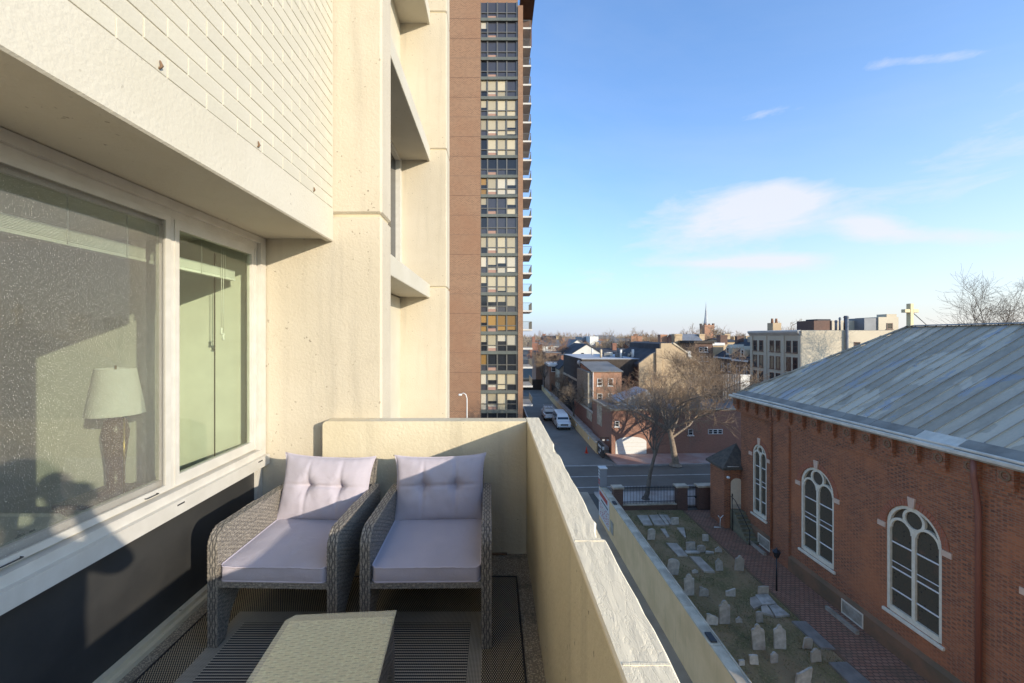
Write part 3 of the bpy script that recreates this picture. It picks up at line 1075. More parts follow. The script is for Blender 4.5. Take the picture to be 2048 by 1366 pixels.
# table lamp and furniture inside
M['lampshade'] = flat('lamp_shade', (0.90, 0.88, 0.82), 0.9)
M['lampwood'] = flat('lamp_wood', (0.07, 0.03, 0.018), 0.35)
M['brass'] = flat('brass', (0.55, 0.38, 0.12), 0.3, 0.9)
lx, ly = -2.58, 2.72
sd = thing('side_table', 'dark side table indoors under the table lamp', 'table', (lx, ly, FL))
MB().bbox(lx - 0.22, lx + 0.22, ly - 0.2, ly + 0.2, FL + 0.50, FL + 0.53, 0.006).build('tabletop', M['lampwood'], sd)
for a in (-1, 1):
    for b in (-1, 1):
        MB().box(lx + a * 0.19 - 0.015, lx + a * 0.19 + 0.015, ly + b * 0.17 - 0.015, ly + b * 0.17 + 0.015, FL, FL + 0.50).build('leg', M['lampwood'], sd)
lp = thing('table_lamp', 'table lamp with white tapered shade seen through the dusty window', 'lamp', (lx, ly, FL + 0.53))
MB().lathe([(0.09, 0), (0.09, 0.02), (0.045, 0.05), (0.05, 0.2), (0.075, 0.42), (0.06, 0.50), (0.02, 0.53), (0.012, 0.57)], 20, (lx, ly, FL + 0.53)).build('lamp_base', M['lampwood'], lp)
MB().tube([(lx + 0.085, ly - 0.03, FL + 0.54), (lx + 0.085, ly - 0.03, FL + 1.05)], 0.006, 6).build('lamp_pull', M['brass'], lp)
m = MB()
pr = [(0.158, 0.0), (0.108, 0.31)]
vs, fs = [], []
for i, (r_, z_) in enumerate(pr):
    for k in range(28):
        vs.append((lx + r_ * cos(2 * pi * k / 28), ly + r_ * sin(2 * pi * k / 28), FL + 1.07 + z_))
fs = [(k, (k + 1) % 28, 28 + (k + 1) % 28, 28 + k) for k in range(28)]
m.add(vs, fs, True)
m.build('lamp_shade', M['lampshade'], lp)
MB().tube([(lx, ly, FL + 1.1), (lx, ly, FL + 1.40)], [0.012, 0.006], 6).build('lamp_finial', M['brass'], lp)
sf = thing('sofa', 'pale upholstered sofa inside the room at left', 'sofa', (-2.9, 1.9, FL))
m = MB().bbox(-3.4, -2.45, 0.5, 2.2, FL + 0.06, FL + 0.42, 0.05)
m.build('seat', M['lampshade'], sf)
MB().bbox(-3.62, -3.41, 0.5, 2.2, FL + 0.06, FL + 0.80, 0.06).build('backrest', M['lampshade'], sf)
MB().bbox(-3.4, -2.45, 2.21, 2.35, FL + 0.06, FL + 0.58, 0.05).build('armrest', M['lampshade'], sf)
M['leaf'] = surf('leaf', (0.045, 0.10, 0.045), (0.07, 0.13, 0.055), 8, 0.5, 0)
pl = thing('potted_plant', 'small leafy plant indoors low behind the screened pane', 'plant', (-2.12, 1.60, FL))
MB().lathe([(0.08, 0), (0.11, 0.02), (0.13, 0.26), (0.12, 0.26), (0.11, 0.24)], 16, (-2.12, 1.60, FL)).build('pot', M['lampshade'], pl)
prng = random.Random(12)
sm, lm = MB(), MB()
for k in range(11):
    a = prng.uniform(0, 2 * pi)
    p = Vector((-2.12, 1.60, FL + 0.24))
    d = Vector((0.35 * cos(a), 0.55 * sin(a) + 0.15, 1.0)).normalized()
    pts = [p.copy()]
    for i in range(6):
        d = (d + Vector((prng.uniform(-.25, .25), prng.uniform(-.2, .3), prng.uniform(-.15, .1)))).normalized()
        p = p + d * prng.uniform(0.06, 0.095)
        if p.x > -1.90:
            p.x = -1.90 - prng.uniform(0, 0.02)
        pts.append(p.copy())
        if i > 1:
            for q in range(2):
                c = p + Vector((prng.uniform(-.03, .015), prng.uniform(-.035, .035), prng.uniform(-.02, .03)))
                if c.x > -1.895:
                    c.x = -1.9
                u_ = Vector((prng.uniform(-1, 1), prng.uniform(-1, 1), prng.uniform(-.6, .6))).normalized()
                w_ = u_.orthogonal().normalized()
                r_ = prng.uniform(0.013, 0.022)
                lm.add([c + (u_ * cos(t * pi / 4) + w_ * sin(t * pi / 4)) * r_ + (u_.cross(w_)) * (0.004 if t % 2 else 0) for t in range(8)], [tuple(range(8))])
    sm.tube(pts, [0.004, 0.0035, 0.003, 0.003, 0.0025, 0.002, 0.0015], 4)
sm.build('stem', M['bark'], pl)
lm.build('foliage', M['leaf'], pl, kind='stuff')

# ------------------------------------------------------------------ rug, chairs, glass table
rug = thing('outdoor_rug', 'dark woven outdoor rug with pale banded border on balcony floor', 'rug', (-0.75, 1.0, FL))


def frame_sheet(name, o, i, z, mat, parent):
    m = MB()
    (a0, a1, b0, b1), (c0, c1, d0, d1) = o, i
    vs = [(a0, b0), (a1, b0), (a1, b1), (a0, b1), (c0, d0), (c1, d0), (c1, d1), (c0, d1)]
    v = [(p[0], p[1], z) for p in vs] + [(p[0], p[1], z - 0.005) for p in vs]
    fs = [(k, (k + 1) % 4, 4 + (k + 1) % 4, 4 + k) for k in range(4)]
    fs += [(k, (k + 1) % 4, 8 + (k + 1) % 4, 8 + k) for k in range(4)]
    m.add(v, fs)
    return m.build(name, mat, parent)


O_ = (-1.66, 0.142, -0.8, 2.65)
B_ = (-1.475, -0.065, -0.6, 2.315)
I_ = (-1.395, -0.135, -0.5, 2.225)
frame_sheet('border', O_, B_, FL + 0.006, M['rug_dots'], rug)
frame_sheet('band', B_, I_, FL + 0.006, M['rug_band'], rug)
MB().add([(I_[0], I_[2], FL + 0.006), (I_[1], I_[2], FL + 0.006), (I_[1], I_[3], FL + 0.006), (I_[0], I_[3], FL + 0.006)], [(0, 1, 2, 3)]).build('field', M['rug_field'], rug)
hm = MB()
for a, b in [((O_[0], O_[2]), (O_[0], O_[3])), ((O_[0], O_[3]), (O_[1], O_[3])), ((O_[1], O_[3]), (O_[1], O_[2]))]:
    hm.tube([(a[0], a[1], FL + 0.006), (b[0], b[1], FL + 0.006)], 0.006, 6)
hm.build('hem', M['frame_dark'], rug)


def poly_rows(poly, t):
    """intervals of the first coordinate where the polygon is crossed at second coordinate t"""
    xs = []
    n = len(poly)
    for i in range(n):
        (x0, y0), (x1, y1) = poly[i], poly[(i + 1) % n]
        if (y0 <= t < y1) or (y1 <= t < y0):
            xs.append(x0 + (t - y0) / (y1 - y0) * (x1 - x0))
    xs.sort()
    return [(xs[i], xs[i + 1]) for i in range(0, len(xs) - 1, 2) if xs[i + 1] - xs[i] > 0.012]


def woven(m, P, t0, t1, rowh, iv, stake=0.021, amp=0.0013):
    rows = max(1, int(round((t1 - t0) / rowh)))
    rh = (t1 - t0) / rows
    for r_ in range(rows):
        t = t0 + (r_ + 0.5) * rh
        for (a, b) in iv(t):
            n = max(2, int((b - a) / (stake / 3.0)))
            vs, fs = [], []
            for i in range(n + 1):
                s_ = a + (b - a) * i / n
                off = amp * cos(pi * s_ / stake + pi * (r_ % 2))
                for (dt, bul) in ((-0.5 * rh, -0.0008), (0, 0.0012), (0.5 * rh, -0.0008)):
                    p, nn = P(s_, t + dt)
                    vs.append(p + nn * (off + bul))
            for i in range(n):
                for k in (0, 1):
                    fs.append((i * 3 + k, i * 3 + k + 1, i * 3 + k + 4, i * 3 + k + 3))
            m.add(vs, fs, True)


def arc(cx, cy, r_, a0, a1, n):
    return [(cx + r_ * cos(a0 + (a1 - a0) * i / n), cy + r_ * sin(a0 + (a1 - a0) * i / n)) for i in range(n + 1)]


SIDE = [(0.0, 0.0)] + arc(0.09, 0.51, 0.09, pi, pi / 2, 8) + [(0.70, 0.585), (0.715, 0.0), (0.655, 0.0), (0.65, 0.10), (0.58, 0.19), (0.45, 0.275), (0.33, 0.29), (0.20, 0.225), (0.10, 0.12), (0.062, 0.0)]


def path_len(pts):
    L = [0]
    for a, b in zip(pts[:-1], pts[1:]):
        L.append(L[-1] + sqrt((b[0] - a[0]) ** 2 + (b[1] - a[1]) ** 2))
    return L


def chair(label):
    ch = thing('rattan_armchair', label, 'armchair', (0, 0, 0), 'rattan armchairs')
    W, T = 0.335, 0.052
    for sx in (-1, 1):
        xin, xout = sx * (W - T), sx * W
        m = MB()
        m.prism([(p[0], p[1]) for p in SIDE], 'x', min(xin, xout) + 0.004, max(xin, xout) - 0.004)
        side = m.build('side_frame', M['core'], ch)
        for xf, nx in ((xin, -sx), (xout, sx)):
            wv = MB()
            wv.rec = False

            def P(s_, t, xf=xf, nx=nx):
                return Vector((xf, s_, t)), Vector((nx, 0, 0))
            woven(wv, P, 0.006, 0.598, 0.0105, lambda t: poly_rows(SIDE, t))
            wv.build('woven_panel', M['rattan'], side)
        # wrapped top and front edge
        pts = [(0.0, 0.0)] + SIDE[1:10] + [(0.70, 0.585)]
        L = path_len(pts)

        def E(s_, t, pts=pts, L=L):
            s_ = min(max(s_, 0), L[-1] - 1e-6)
            k = 0
            while k < len(L) - 2 and L[k + 1] < s_:
                k += 1
            f = (s_ - L[k]) / max(1e-9, L[k + 1] - L[k])
            a, b = pts[k], pts[k + 1]
            d = Vector((0, b[0] - a[0], b[1] - a[1])).normalized()
            nn = Vector((0, -d.z, d.y))
            return Vector((t, a[0] + (b[0] - a[0]) * f, a[1] + (b[1] - a[1]) * f)), nn
        wv = MB()
        wv.rec = False
        woven(wv, E, min(xin, xout), max(xin, xout), 0.0128, lambda t: [(0.0, L[-1])], 0.030, 0.0009)
        wv.build('wrapped_edge', M['rattan'], side)
    # seat frame
    m = MB()
    m.tube([(-W + T, 0.022, 0.322), (W - T, 0.022, 0.322)], 0.019, 8)
    m.box(-W + T, W - T, 0.02, 0.66, 0.305, 0.333)
    seat = m.build('seat_frame', M['rattan'], ch)
    wv = MB()
    wv.rec = False

    def FR(s_, t):
        return Vector((s_, 0.002, 0.322 + t)), Vector((0, -1, 0))
    woven(wv, FR, -0.016, 0.016, 0.0105, lambda t: [(-W + T, W - T)])
    wv.build('front_rail_weave', M['rattan'], seat)
    # back
    b0, b1 = Vector((0, 0.645, 0.31)), Vector((0, 0.775, 0.735))
    bd = (b1 - b0).normalized()
    bn = Vector((0, -bd.z, bd.y))
    bk = MB()
    hw = W - T - 0.005
    c8 = []
    for nn in (0.0, -0.04):
        for (x, t) in ((-hw, 0), (hw, 0), (hw, 1), (-hw, 1)):
            p = b0.lerp(b1, t) + bn * nn
            c8.append((x, p.y, p.z))
    bk.add(c8, [(0, 1, 2, 3), (7, 6, 5, 4), (0, 4, 5, 1), (1, 5, 6, 2), (2, 6, 7, 3), (3, 7, 4, 0)])
    bko = bk.build('backrest', M['core'], ch)
    wv = MB()
    wv.rec = False
    Lb = (b1 - b0).length
    for off, sg in ((0.004, 1), (-0.044, -1)):
        def PB(s_, t, off=off, sg=sg):
            p = b0 + bd * t + bn * off
            return Vector((s_, p.y, p.z)), bn * sg
        woven(wv, PB, 0.0, Lb, 0.0105, lambda t: [(-hw, hw)])
    for sx in (-1, 1):
        def PS(s_, t, sx=sx):
            p = b0 + bd * s_ + bn * t
            return Vector((sx * (hw + 0.004), p.y, p.z)), Vector((sx, 0, 0))
        woven(wv, PS, -0.044, 0.004, 0.012, lambda t: [(0, Lb)], 0.022)

    def PT_(s_, t):
        p = b1 + bd * 0.004 + bn * t
        return Vector((s_, p.y, p.z)), bd
    woven(wv, PT_, -0.044, 0.004, 0.012, lambda t: [(-hw, hw)], 0.022)
    wv.build('woven_panel', M['rattan'], bko)
    # seat cushion: soft slab with piping
    cw, c0, c1, zb, zt = W - T - 0.004, 0.004, 0.62, 0.336, 0.412
    m = MB()
    nu = nv = 40

    def sq(t):
        return t

    def top(i, j, s_):
        u_, v_ = i * 2 - 1, j * 2 - 1
        r1 = 1 - 0.035 * (abs(u_) ** 14 + abs(v_) ** 14) * 0
        ex = min(1 - abs(u_), 1 - abs(v_))
        dome = 0.014 * (1 - u_ ** 4) * (1 - v_ ** 4)
        wr = 0.0035 * mnoise.noise(Vector((u_ * 3.1, v_ * 2.7, 4.0 + s_))) * (1 - u_ ** 6)
        pk = 0.001 * sin(u_ * 38 + 2 * sin(v_ * 5)) * max(0, 1 - (v_ + 1) / 0.22) * (mnoise.noise(Vector((u_ * 4, 9, 2))) > -0.1)
        x = u_ * cw
        y = c0 + (c1 - c0) * j
        z_ = zt + dome + wr + pk if s_ > 0 else zb - 0.0 * dome
        # round the corners in plan
        if abs(u_) > 0.93 and abs(v_) > 0.93:
            q = (abs(u_) - 0.93) / 0.07 * (abs(v_) - 0.93) / 0.07
            x -= math.copysign(0.012 * q, u_)
            y -= math.copysign(0.012 * q, v_)
        return (x, y, z_)
    m.grid(lambda i, j: top(i, j, 1), nu, nv)
    m.grid(lambda i, j: top(i, j, -1), 8, 8)
    ring = [(i / 40, 0.0) for i in range(41)] + [(1.0, i / 40) for i in range(1, 41)] + [(1 - i / 40, 1.0) for i in range(1, 41)] + [(0.0, 1 - i / 40) for i in range(1, 40)]
    levels = [(0.0, zb), (0.35, zb + 0.02), (0.5, (zb + zt) / 2), (0.35, zt - 0.02), (0.0, zt)]
    vs, fs = [], []
    for (bu, zz) in levels:
        for (i, j) in ring:
            x, y, _ = top(i, j, 1)
            wob = 0.004 * mnoise.noise(Vector((x * 14, y * 14, zz * 30)))
            k = bu * 0.008 + wob * (bu > 0)
            if j == 0.0:
                y -= k
            if j == 1.0:
                y += k
            if i == 0.0:
                x -= k * 0.4
            if i == 1.0:
                x += k * 0.4
            vs.append((x, y, zz if zz != zt else top(i, j, 1)[2]))
    nr = len(ring)
    for a in range(len(levels) - 1):
        for k in range(nr):
            fs.append((a * nr + k, a * nr + (k + 1) % nr, (a + 1) * nr + (k + 1) % nr, (a + 1) * nr + k))
    m.add(vs, fs, True)
    cu_ = m.build('seat_cushion', M['fabric'], ch)
    pp = MB()
    for s_, zz in ((1, 0), (-1, 0.004)):
        pts = []
        for (i, j) in ring + [ring[0]]:
            x, y, z_ = top(i, j, s_)
            pts.append((x, y, z_ + zz))
        pp.tube(pts, 0.0042, 5)
    pp.build('piping', M['piping'], cu_)
    # tufted back pillow
    pw, ph, pt = 0.292, 0.205, 0.075
    pc = Vector((0.0, 0.592, 0.592))
    pd = Vector((0.012, 0.27, 1.0)).normalized()
    pr = Vector((1, 0, 0))
    pn = pr.cross(pd).normalized()
    if pn.y > 0:
        pn = -pn
    m = MB()
    btn = [(-0.36, 0.10), (0.36, 0.10)]

    def pil(i, j, s_):
        u_, v_ = i * 2 - 1, j * 2 - 1
        ear = 1 + 0.05 * (abs(u_) * abs(v_)) ** 6
        pinch = 1 - 0.045 * (1 - v_ * v_) * abs(u_) ** 3
        pinv = 1 - 0.055 * (1 - u_ * u_) * abs(v_) ** 3
        th = max(0.0, (1 - abs(u_) ** 2.6)) ** 0.5 * max(0.0, (1 - abs(v_) ** 2.6)) ** 0.5
        h = th * pt
        if s_ > 0:
            for (bx, by) in btn:
                r2 = ((u_ - bx) * pw) ** 2 + ((v_ - by) * ph) ** 2
                h -= 0.045 * exp(-r2 / 0.0013) * th
                h -= 0.018 * exp(-((u_ - bx) * pw / 0.011) ** 2) * exp(-abs(v_ - by) * 1.2) * th
            h -= 0.020 * exp(-((v_ - 0.10) * ph / 0.010) ** 2) * th * (1.0 if abs(u_) < 0.36 else exp(-(abs(u_) - 0.36) * 2.0))
            h += 0.007 * mnoise.noise(Vector((u_ * 4.2, v_ * 3.4, 1.5))) * th
            h += 0.004 * sin(u_ * 26 + 3 * mnoise.noise(Vector((u_ * 3, v_ * 3, 5)))) * max(0, v_ - 0.55) * th ** 0.3
            h -= 0.006 * abs(sin(10 * atan2(v_ - 0.10, abs(u_) - 0.36))) * exp(-(((abs(u_) - 0.36) * pw) ** 2 + ((v_ - 0.1) * ph) ** 2) / 0.006) * th
        p = pc + pr * (u_ * pw * ear * pinch) + pd * (v_ * ph * ear * pinv) + pn * (h * s_)
        return p
    m.grid(lambda i, j: pil(i, j, 1), 64, 48)
    m.grid(lambda i, j: pil(i, j, -1), 32, 24)
    po = m.build('back_pillow', M['fabric'], ch)
    for (bx, by) in btn:
        p = pil((bx + 1) / 2, (by + 1) / 2, 1)
        MB().lathe([(0.001, -0.004), (0.009, -0.003), (0.011, 0.0), (0.008, 0.004), (0.001, 0.005)], 10, tuple(p)).build('button', M['fabric'], po)
    pp = MB()
    pp.tube([pil(i, j, 1) for (i, j) in ring + [ring[0]]], 0.004, 5)
    pp.build('piping', M['piping'], po)
    return ch


ch1 = chair('grey rattan armchair beside the window, half in sunlight')
ch2 = copy_tree(ch1)
ch1.location = (-1.135, 2.035, FL + 0.007)
ch1.rotation_euler.z = R(-1.5)
ch2.location = (-0.352, 2.035, FL + 0.007)
ch2.rotation_euler.z = R(0.8)
for o in ch2.children:
    if o.name.startswith('back_pillow'):
        o.rotation_euler = (R(-2), R(-0.8), R(1.5))
ch2['label'] = 'grey rattan armchair beside the parapet, mostly in shade'
for o in ch1.children:
    if o.name.startswith('back_pillow'):
        o.rotation_euler = (0, R(2.0), 0)

tb = thing('glass_coffee_table', 'low rattan coffee table with pale glass top in front of the armchairs', 'table', (0, 0, 0))
TW, TD, TH = 0.228, 0.36, 0.385
for sx in (-1, 1):
    for sy in (-1, 1):
        lg = MB().box(sx * TW * 0.86 - 0.025, sx * TW * 0.86 + 0.025, sy * TD * 0.9 - 0.025, sy * TD * 0.9 + 0.025, 0.0, TH - 0.12)
        lg.build('leg', M['rattan'], tb)
wv = MB()
wv.rec = False
m = MB().box(-TW + 0.012, TW - 0.012, -TD + 0.012, TD - 0.012, TH - 0.16, TH - 0.012)
ap = m.build('table_body', M['core'], tb)
for sx in (-1, 1):
    woven(wv, lambda s_, t, sx=sx: (Vector((sx * (TW - 0.01), s_, t)), Vector((sx, 0, 0))), TH - 0.16, TH - 0.008, 0.0105, lambda t: [(-TD + 0.01, TD - 0.01)])
for sy in (-1, 1):
    woven(wv, lambda s_, t, sy=sy: (Vector((s_, sy * (TD - 0.01), t)), Vector((0, sy, 0))), TH - 0.16, TH - 0.008, 0.0105, lambda t: [(-TW + 0.01, TW - 0.01)])
wv.build('woven_apron', M['rattan'], ap)
wt = MB()
wt.rec = False
woven(wt, lambda s_, t: (Vector((s_, t, TH - 0.009)), Vector((0, 0, 1))), -TD + 0.01, TD - 0.01, 0.011, lambda t: [(-TW + 0.01, TW - 0.01)], 0.03, 0.0014)
wt.build('woven_top', M['rattan_pale'], ap)
for sx in (-1, 1):
    for sy in (-1, 1):
        MB().lathe([(0.014, 0), (0.014, 0.006), (0.010, 0.008)], 12, (sx * (TW - 0.05), sy * (TD - 0.05), TH - 0.004)).build('bumper', M['rubber'], tb)
c_ = 0.03
gp = [(-TW + c_, -TD), (TW - c_, -TD), (TW, -TD + c_), (TW, TD), (-TW + c_, TD), (-TW, TD - c_), (-TW, -TD + c_)]
MB().prism(gp, 'z', TH + 0.0045, TH + 0.0105).build('glass_top', M['tglass'], tb)
tb.location = (-0.632, 1.372, FL + 0.007)
tb.rotation_euler.z = R(4)

# ------------------------------------------------------------------ the photographer, behind the lens: only the shadow is seen


def person():
    t = NT('photographer_clothes')
    z = t.sep(t.obj())[2]
    c = t.mix(t.math('GREATER_THAN', z, 0.86), (0.03, 0.04, 0.07), (0.035, 0.035, 0.04))
    c = t.mix(t.math('GREATER_THAN', z, 1.46), c, (0.45, 0.28, 0.20))
    c = t.mix(t.math('LESS_THAN', z, 0.09), c, (0.05, 0.04, 0.035))
    t.set(Base_Color=c, Roughness=0.85)
    J = {}
    vs, es, rs = [], [], []

    def j(n, p, r_, par=None):
        J[n] = len(vs)
        vs.append(p)
        rs.append(r_ if isinstance(r_, tuple) else (r_, r_))
        if par:
            es.append((J[par], J[n]))
    j('pelvis', (0, 0, 0.94), (0.17, 0.16))
    j('waist', (0, -0.01, 1.10), (0.16, 0.15), 'pelvis')
    j('chest', (0, 0.02, 1.32), (0.185, 0.15), 'waist')
    j('neck0', (0, 0.02, 1.47), 0.065, 'chest')
    j('neck1', (0, 0.02, 1.53), 0.055, 'neck0')
    j('head0', (0, 0.02, 1.60), (0.075, 0.09), 'neck1')
    j('head1', (0, 0.01, 1.69), (0.078, 0.095), 'head0')
    j('head2', (0, 0.0, 1.75), (0.05, 0.06), 'head1')
    for s_, n in ((-1, 'l'), (1, 'r')):
        j('hip' + n, (s_ * 0.10, 0, 0.86), 0.10, 'pelvis')
        j('knee' + n, (s_ * 0.12, 0.03, 0.48), 0.065, 'hip' + n)
        j('ankle' + n, (s_ * 0.13, -0.02, 0.10), 0.045, 'knee' + n)
        j('heel' + n, (s_ * 0.13, 0.03, 0.045), 0.042, 'ankle' + n)
        j('toe' + n, (s_ * 0.15, 0.16, 0.03), 0.03, 'heel' + n)
        j('sh' + n, (s_ * 0.19, 0.03, 1.40), 0.065, 'chest')
        j('el' + n, (s_ * 0.24, 0.20, 1.23), 0.06, 'sh' + n)
        j('wr' + n, (s_ * 0.11, 0.13, 1.50), 0.034, 'el' + n)
        j('palm' + n, (s_ * 0.085, 0.125, 1.57), (0.035, 0.022), 'wr' + n)
    me = bpy.data.meshes.new('person')
    me.from_pydata(vs, es, [])
    me.materials.append(t.m)
    o = bpy.data.objects.new('person', me)
    C.objects.link(o)
    md = o.modifiers.new('Skin', 'SKIN')
    md.use_smooth_shade = True
    if not me.skin_vertices:
        bpy.context.view_layer.objects.active = o
    sk = me.skin_vertices[0].data
    for i, r_ in enumerate(rs):
        sk[i].radius = r_
        sk[i].use_root = (i == 0)
    o.modifiers.new('Sub', 'SUBSURF').levels = 2
    o.modifiers['Sub'].render_levels = 2
    WORLD[o.name] = Vector((0, 0, 0))
    # fingers round the camera, hair cap
    fm = MB()
    for s_ in (-1, 1):
        for k in range(4):
            z_ = 1.575 + k * 0.018
            fm.tube([(s_ * 0.088, 0.13, z_), (s_ * 0.098, 0.165, z_ + 0.004), (s_ * 0.092, 0.195 - 0.004 * k, z_ + 0.006), (s_ * 0.068, 0.208 - 0.005 * k, z_ + 0.006)], [0.009, 0.009, 0.008, 0.006], 6)
        fm.tube([(s_ * 0.082, 0.12, 1.575), (s_ * 0.06, 0.105, 1.60), (s_ * 0.045, 0.108, 1.62)], [0.011, 0.010, 0.008], 6)
    skin = flat('skin', (0.45, 0.28, 0.20), 0.6)
    fo = fm.build('fingers', skin, o)
    hm_ = MB()
    hm_.grid(lambda i, q: (0.098 * sin(q * pi * 0.62) * cos(i * 2 * pi), -0.005 + 0.115 * sin(q * pi * 0.62) * sin(i * 2 * pi), 1.685 + 0.115 * cos(q * pi * 0.62) - 0.0), 20, 8)
    hm_.build('hair', flat('hair', (0.03, 0.02, 0.015), 0.7), o)
    tag(o, 'person in dark jacket raising a camera, standing at near end of balcony', 'person')
    cm = thing('handheld_camera', 'black camera held up at eye level by the person', 'camera', (0, 0.15, 1.56))
    MB().bbox(-0.07, 0.07, 0.125, 0.185, 1.56, 1.655, 0.008).build('camera_body', M['frame_dark'], cm)
    MB().tube([(0, 0.185, 1.60), (0, 0.235, 1.60)], 0.036, 16).build('lens', M['frame_dark'], cm)
    off = Vector((0.03, -0.27, FL))
    o.location = off
    cm.location = Vector((0, 0.15, 1.56)) + off


person()
# ------------------------------------------------------------------ brick tower
TY, TSC = 56.0, 800.0 / 56.0


def tx(u):
    return (u - U0) / TSC


def tz(v):
    return CZ - (v - V0) / TSC


tower = thing('brick_tower', 'tall brown brick apartment tower with bronze window strip and stacked balconies', 'building', (-2, 66, 0))
TX0, TX1, TX2, TX3 = -16.0, tx(961), tx(1036), tx(1046)
FH = 39.05 / TSC
ZT = tz(-18)
m = MB()
m.box(TX0, TX1, TY, TY + 22, 0, ZT)
m.box(TX1, TX2, TY + 0.55, TY + 22, 0, ZT)
m.box(TX2, TX3, TY, TY + 22, 0, ZT - 2.0)
m.build('wall', M['towerbrick'], tower)
M['blind_a'] = flat('roller_blind', (0.46, 0.39, 0.26), 0.25, rv=0.45)
M['blind_b'] = flat('pale_blind', (0.54, 0.48, 0.37), 0.25, rv=0.45)
M['amber'] = flat('amber_curtain', (0.30, 0.17, 0.05), 0.25, rv=0.5)
M['greyglass'] = NT('grey_glass').set(Base_Color=(0.055, 0.055, 0.065), Roughness=0.06).m
M['pinkpanel'] = flat('pink_panel', (0.36, 0.21, 0.155), 0.7)
K = {'b': 'blind_a', 'w': 'blind_b', 'd': 'pane', 'g': 'greyglass', 'a': 'amber', 'p': 'pinkpanel'}
# storeys from the top of the picture down: upper row of four panes, lower row
rowsT = [('gggg', 'gpgg'), ('wggg', 'gpgg'), ('gggg', 'gpgg'), ('dggg', 'dpgg'), ('bbbg', 'dpbg'), ('bbbb', 'gpbb'), ('bbbb', 'gpbb'), ('dbbb', 'dpbb'), ('dddd', 'gpgd'),
         ('abww', 'apww'), ('bggb', 'dpgb'), ('dggg', 'gpgg'), ('bbbb', 'dpbb'), ('wbww', 'gpww'), ('bbbb', 'gpbb'), ('dbbb', 'gpgg'), ('aaaa', 'apaa'), ('bbww', 'dpdd'), ('addd', 'gpdd'), ('wbbb', 'gpbd'), ('wbbb', 'wpbd'), ('dddd', 'dddd'), ('dddd', 'dddd')]
v0 = 37.5
bounds = [961.0, 975.0, 994.5, 1013.5, 1033.5]
for k, (up, lo) in enumerate(rowsT):
    vb = v0 + k * 39.3 - 3.0
    zt_, zb_ = tz(vb - 39.3 + 6), tz(vb)
    zm = zb_ + (zt_ - zb_) * 0.36
    MB().box(TX1, TX2, TY + 0.06, TY + 0.54, zb_ - 6.0 / TSC, zb_).build('spandrel', M['towerband'], tower)
    MB().box(TX0, TX1 - 0.01, TY - 0.012, TY - 0.001, zb_ - 0.22, zb_ - 0.18).build('floor_joint', M['brick_brown'], tower)
    fr = MB()
    for q in range(5):
        xx = tx(bounds[q])
        fr.box(xx - 0.09 if q else xx, xx + 0.09 if q < 4 else TX2, TY + 0.22, TY + 0.5, zb_, zt_)
    for q in range(4):
        a, b = tx(bounds[q]) + 0.09, tx(bounds[q + 1]) - 0.09
        fr.box(a, b, TY + 0.24, TY + 0.5, zm - 0.06, zm + 0.06)
        fr.box(a, b, TY + 0.24, TY + 0.5, zb_, zb_ + 0.05)
    w = fr.build('window', M['towerframe'], tower)
    for q in range(4):
        a, b = tx(bounds[q]) + 0.09, tx(bounds[q + 1]) - 0.09
        for (z0_, z1_, kk) in ((zm + 0.06, zt_, up[q]), (zb_ + 0.05, zm - 0.06, lo[q])):
            if kk == 'p':
                MB().box(a, b, TY + 0.34, TY + 0.38, z0_, z0_ + (z1_ - z0_) * 0.55).build('panel', M['pinkpanel'], w)
                MB().box(a, b, TY + 0.36, TY + 0.40, z0_ + (z1_ - z0_) * 0.55, z1_).build('pane', M['blind_b' if up[q] == 'b' else 'greyglass'], w)
            else:
                mm = M[K[kk]]
                if kk in 'bwa' and rnd.random() < 0.3:
                    zc = z0_ + (z1_ - z0_) * rnd.uniform(0.15, 0.4)
                    MB().box(a, b, TY + 0.36, TY + 0.40, zc, z1_).build('pane', mm, w)
                    MB().box(a, b, TY + 0.36, TY + 0.40, z0_, zc).build('pane', M['pane'], w)
                else:
                    MB().box(a, b, TY + 0.36, TY + 0.40, z0_, z1_).build('pane', mm, w)
# balconies on the right flank
BX1 = tx(1062)
for k in range(21):
    v = 54 + k * 37.75
    z1_ = tz(v)
    if z1_ < 1:
        break
    sl = MB().box(TX3, BX1 + 0.25 * (k / 20), TY + 0.05, TY + 5.0, z1_ - 0.24, z1_).build('balcony', M['concrete'], tower)
    rl = MB()
    xr = BX1 + 0.25 * (k / 20) - 0.06
    for (a, b, c, d) in [(TX3, xr, TY + 0.1, TY + 0.14)]:
        rl.box(a, b, c, d, z1_ + 1.0, z1_ + 1.06)
    rl.box(xr - 0.05, xr, TY + 0.14, TY + 4.9, z1_ + 1.0, z1_ + 1.06)
    rl.box(xr - 0.05, xr, TY + 0.1, TY + 0.16, z1_, z1_ + 1.0)
    for q in range(9):
        x = TX3 + 0.05 + q * (xr - TX3 - 0.15) / 8
        rl.box(x, x + 0.025, TY + 0.11, TY + 0.135, z1_ + 0.002, z1_ + 1.0)
    for q in range(24):
        y = TY + 0.25 + q * 0.2
        rl.box(xr - 0.04, xr - 0.015, y, y + 0.025, z1_ + 0.002, z1_ + 1.0)
    rl.build('railing', M['towerframe'], sl)
    # dark recess wall behind balcony
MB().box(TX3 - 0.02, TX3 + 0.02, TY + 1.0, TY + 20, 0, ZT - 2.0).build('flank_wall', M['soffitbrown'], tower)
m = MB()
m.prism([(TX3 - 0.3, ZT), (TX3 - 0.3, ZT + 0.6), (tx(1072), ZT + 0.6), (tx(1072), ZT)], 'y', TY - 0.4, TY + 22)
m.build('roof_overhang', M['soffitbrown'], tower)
MB().box(TX3 + 0.03, tx(1070), TY + 5.05, TY + 5.35, tz(40), ZT).build('overhang_fin', M['soffitbrown'], tower)

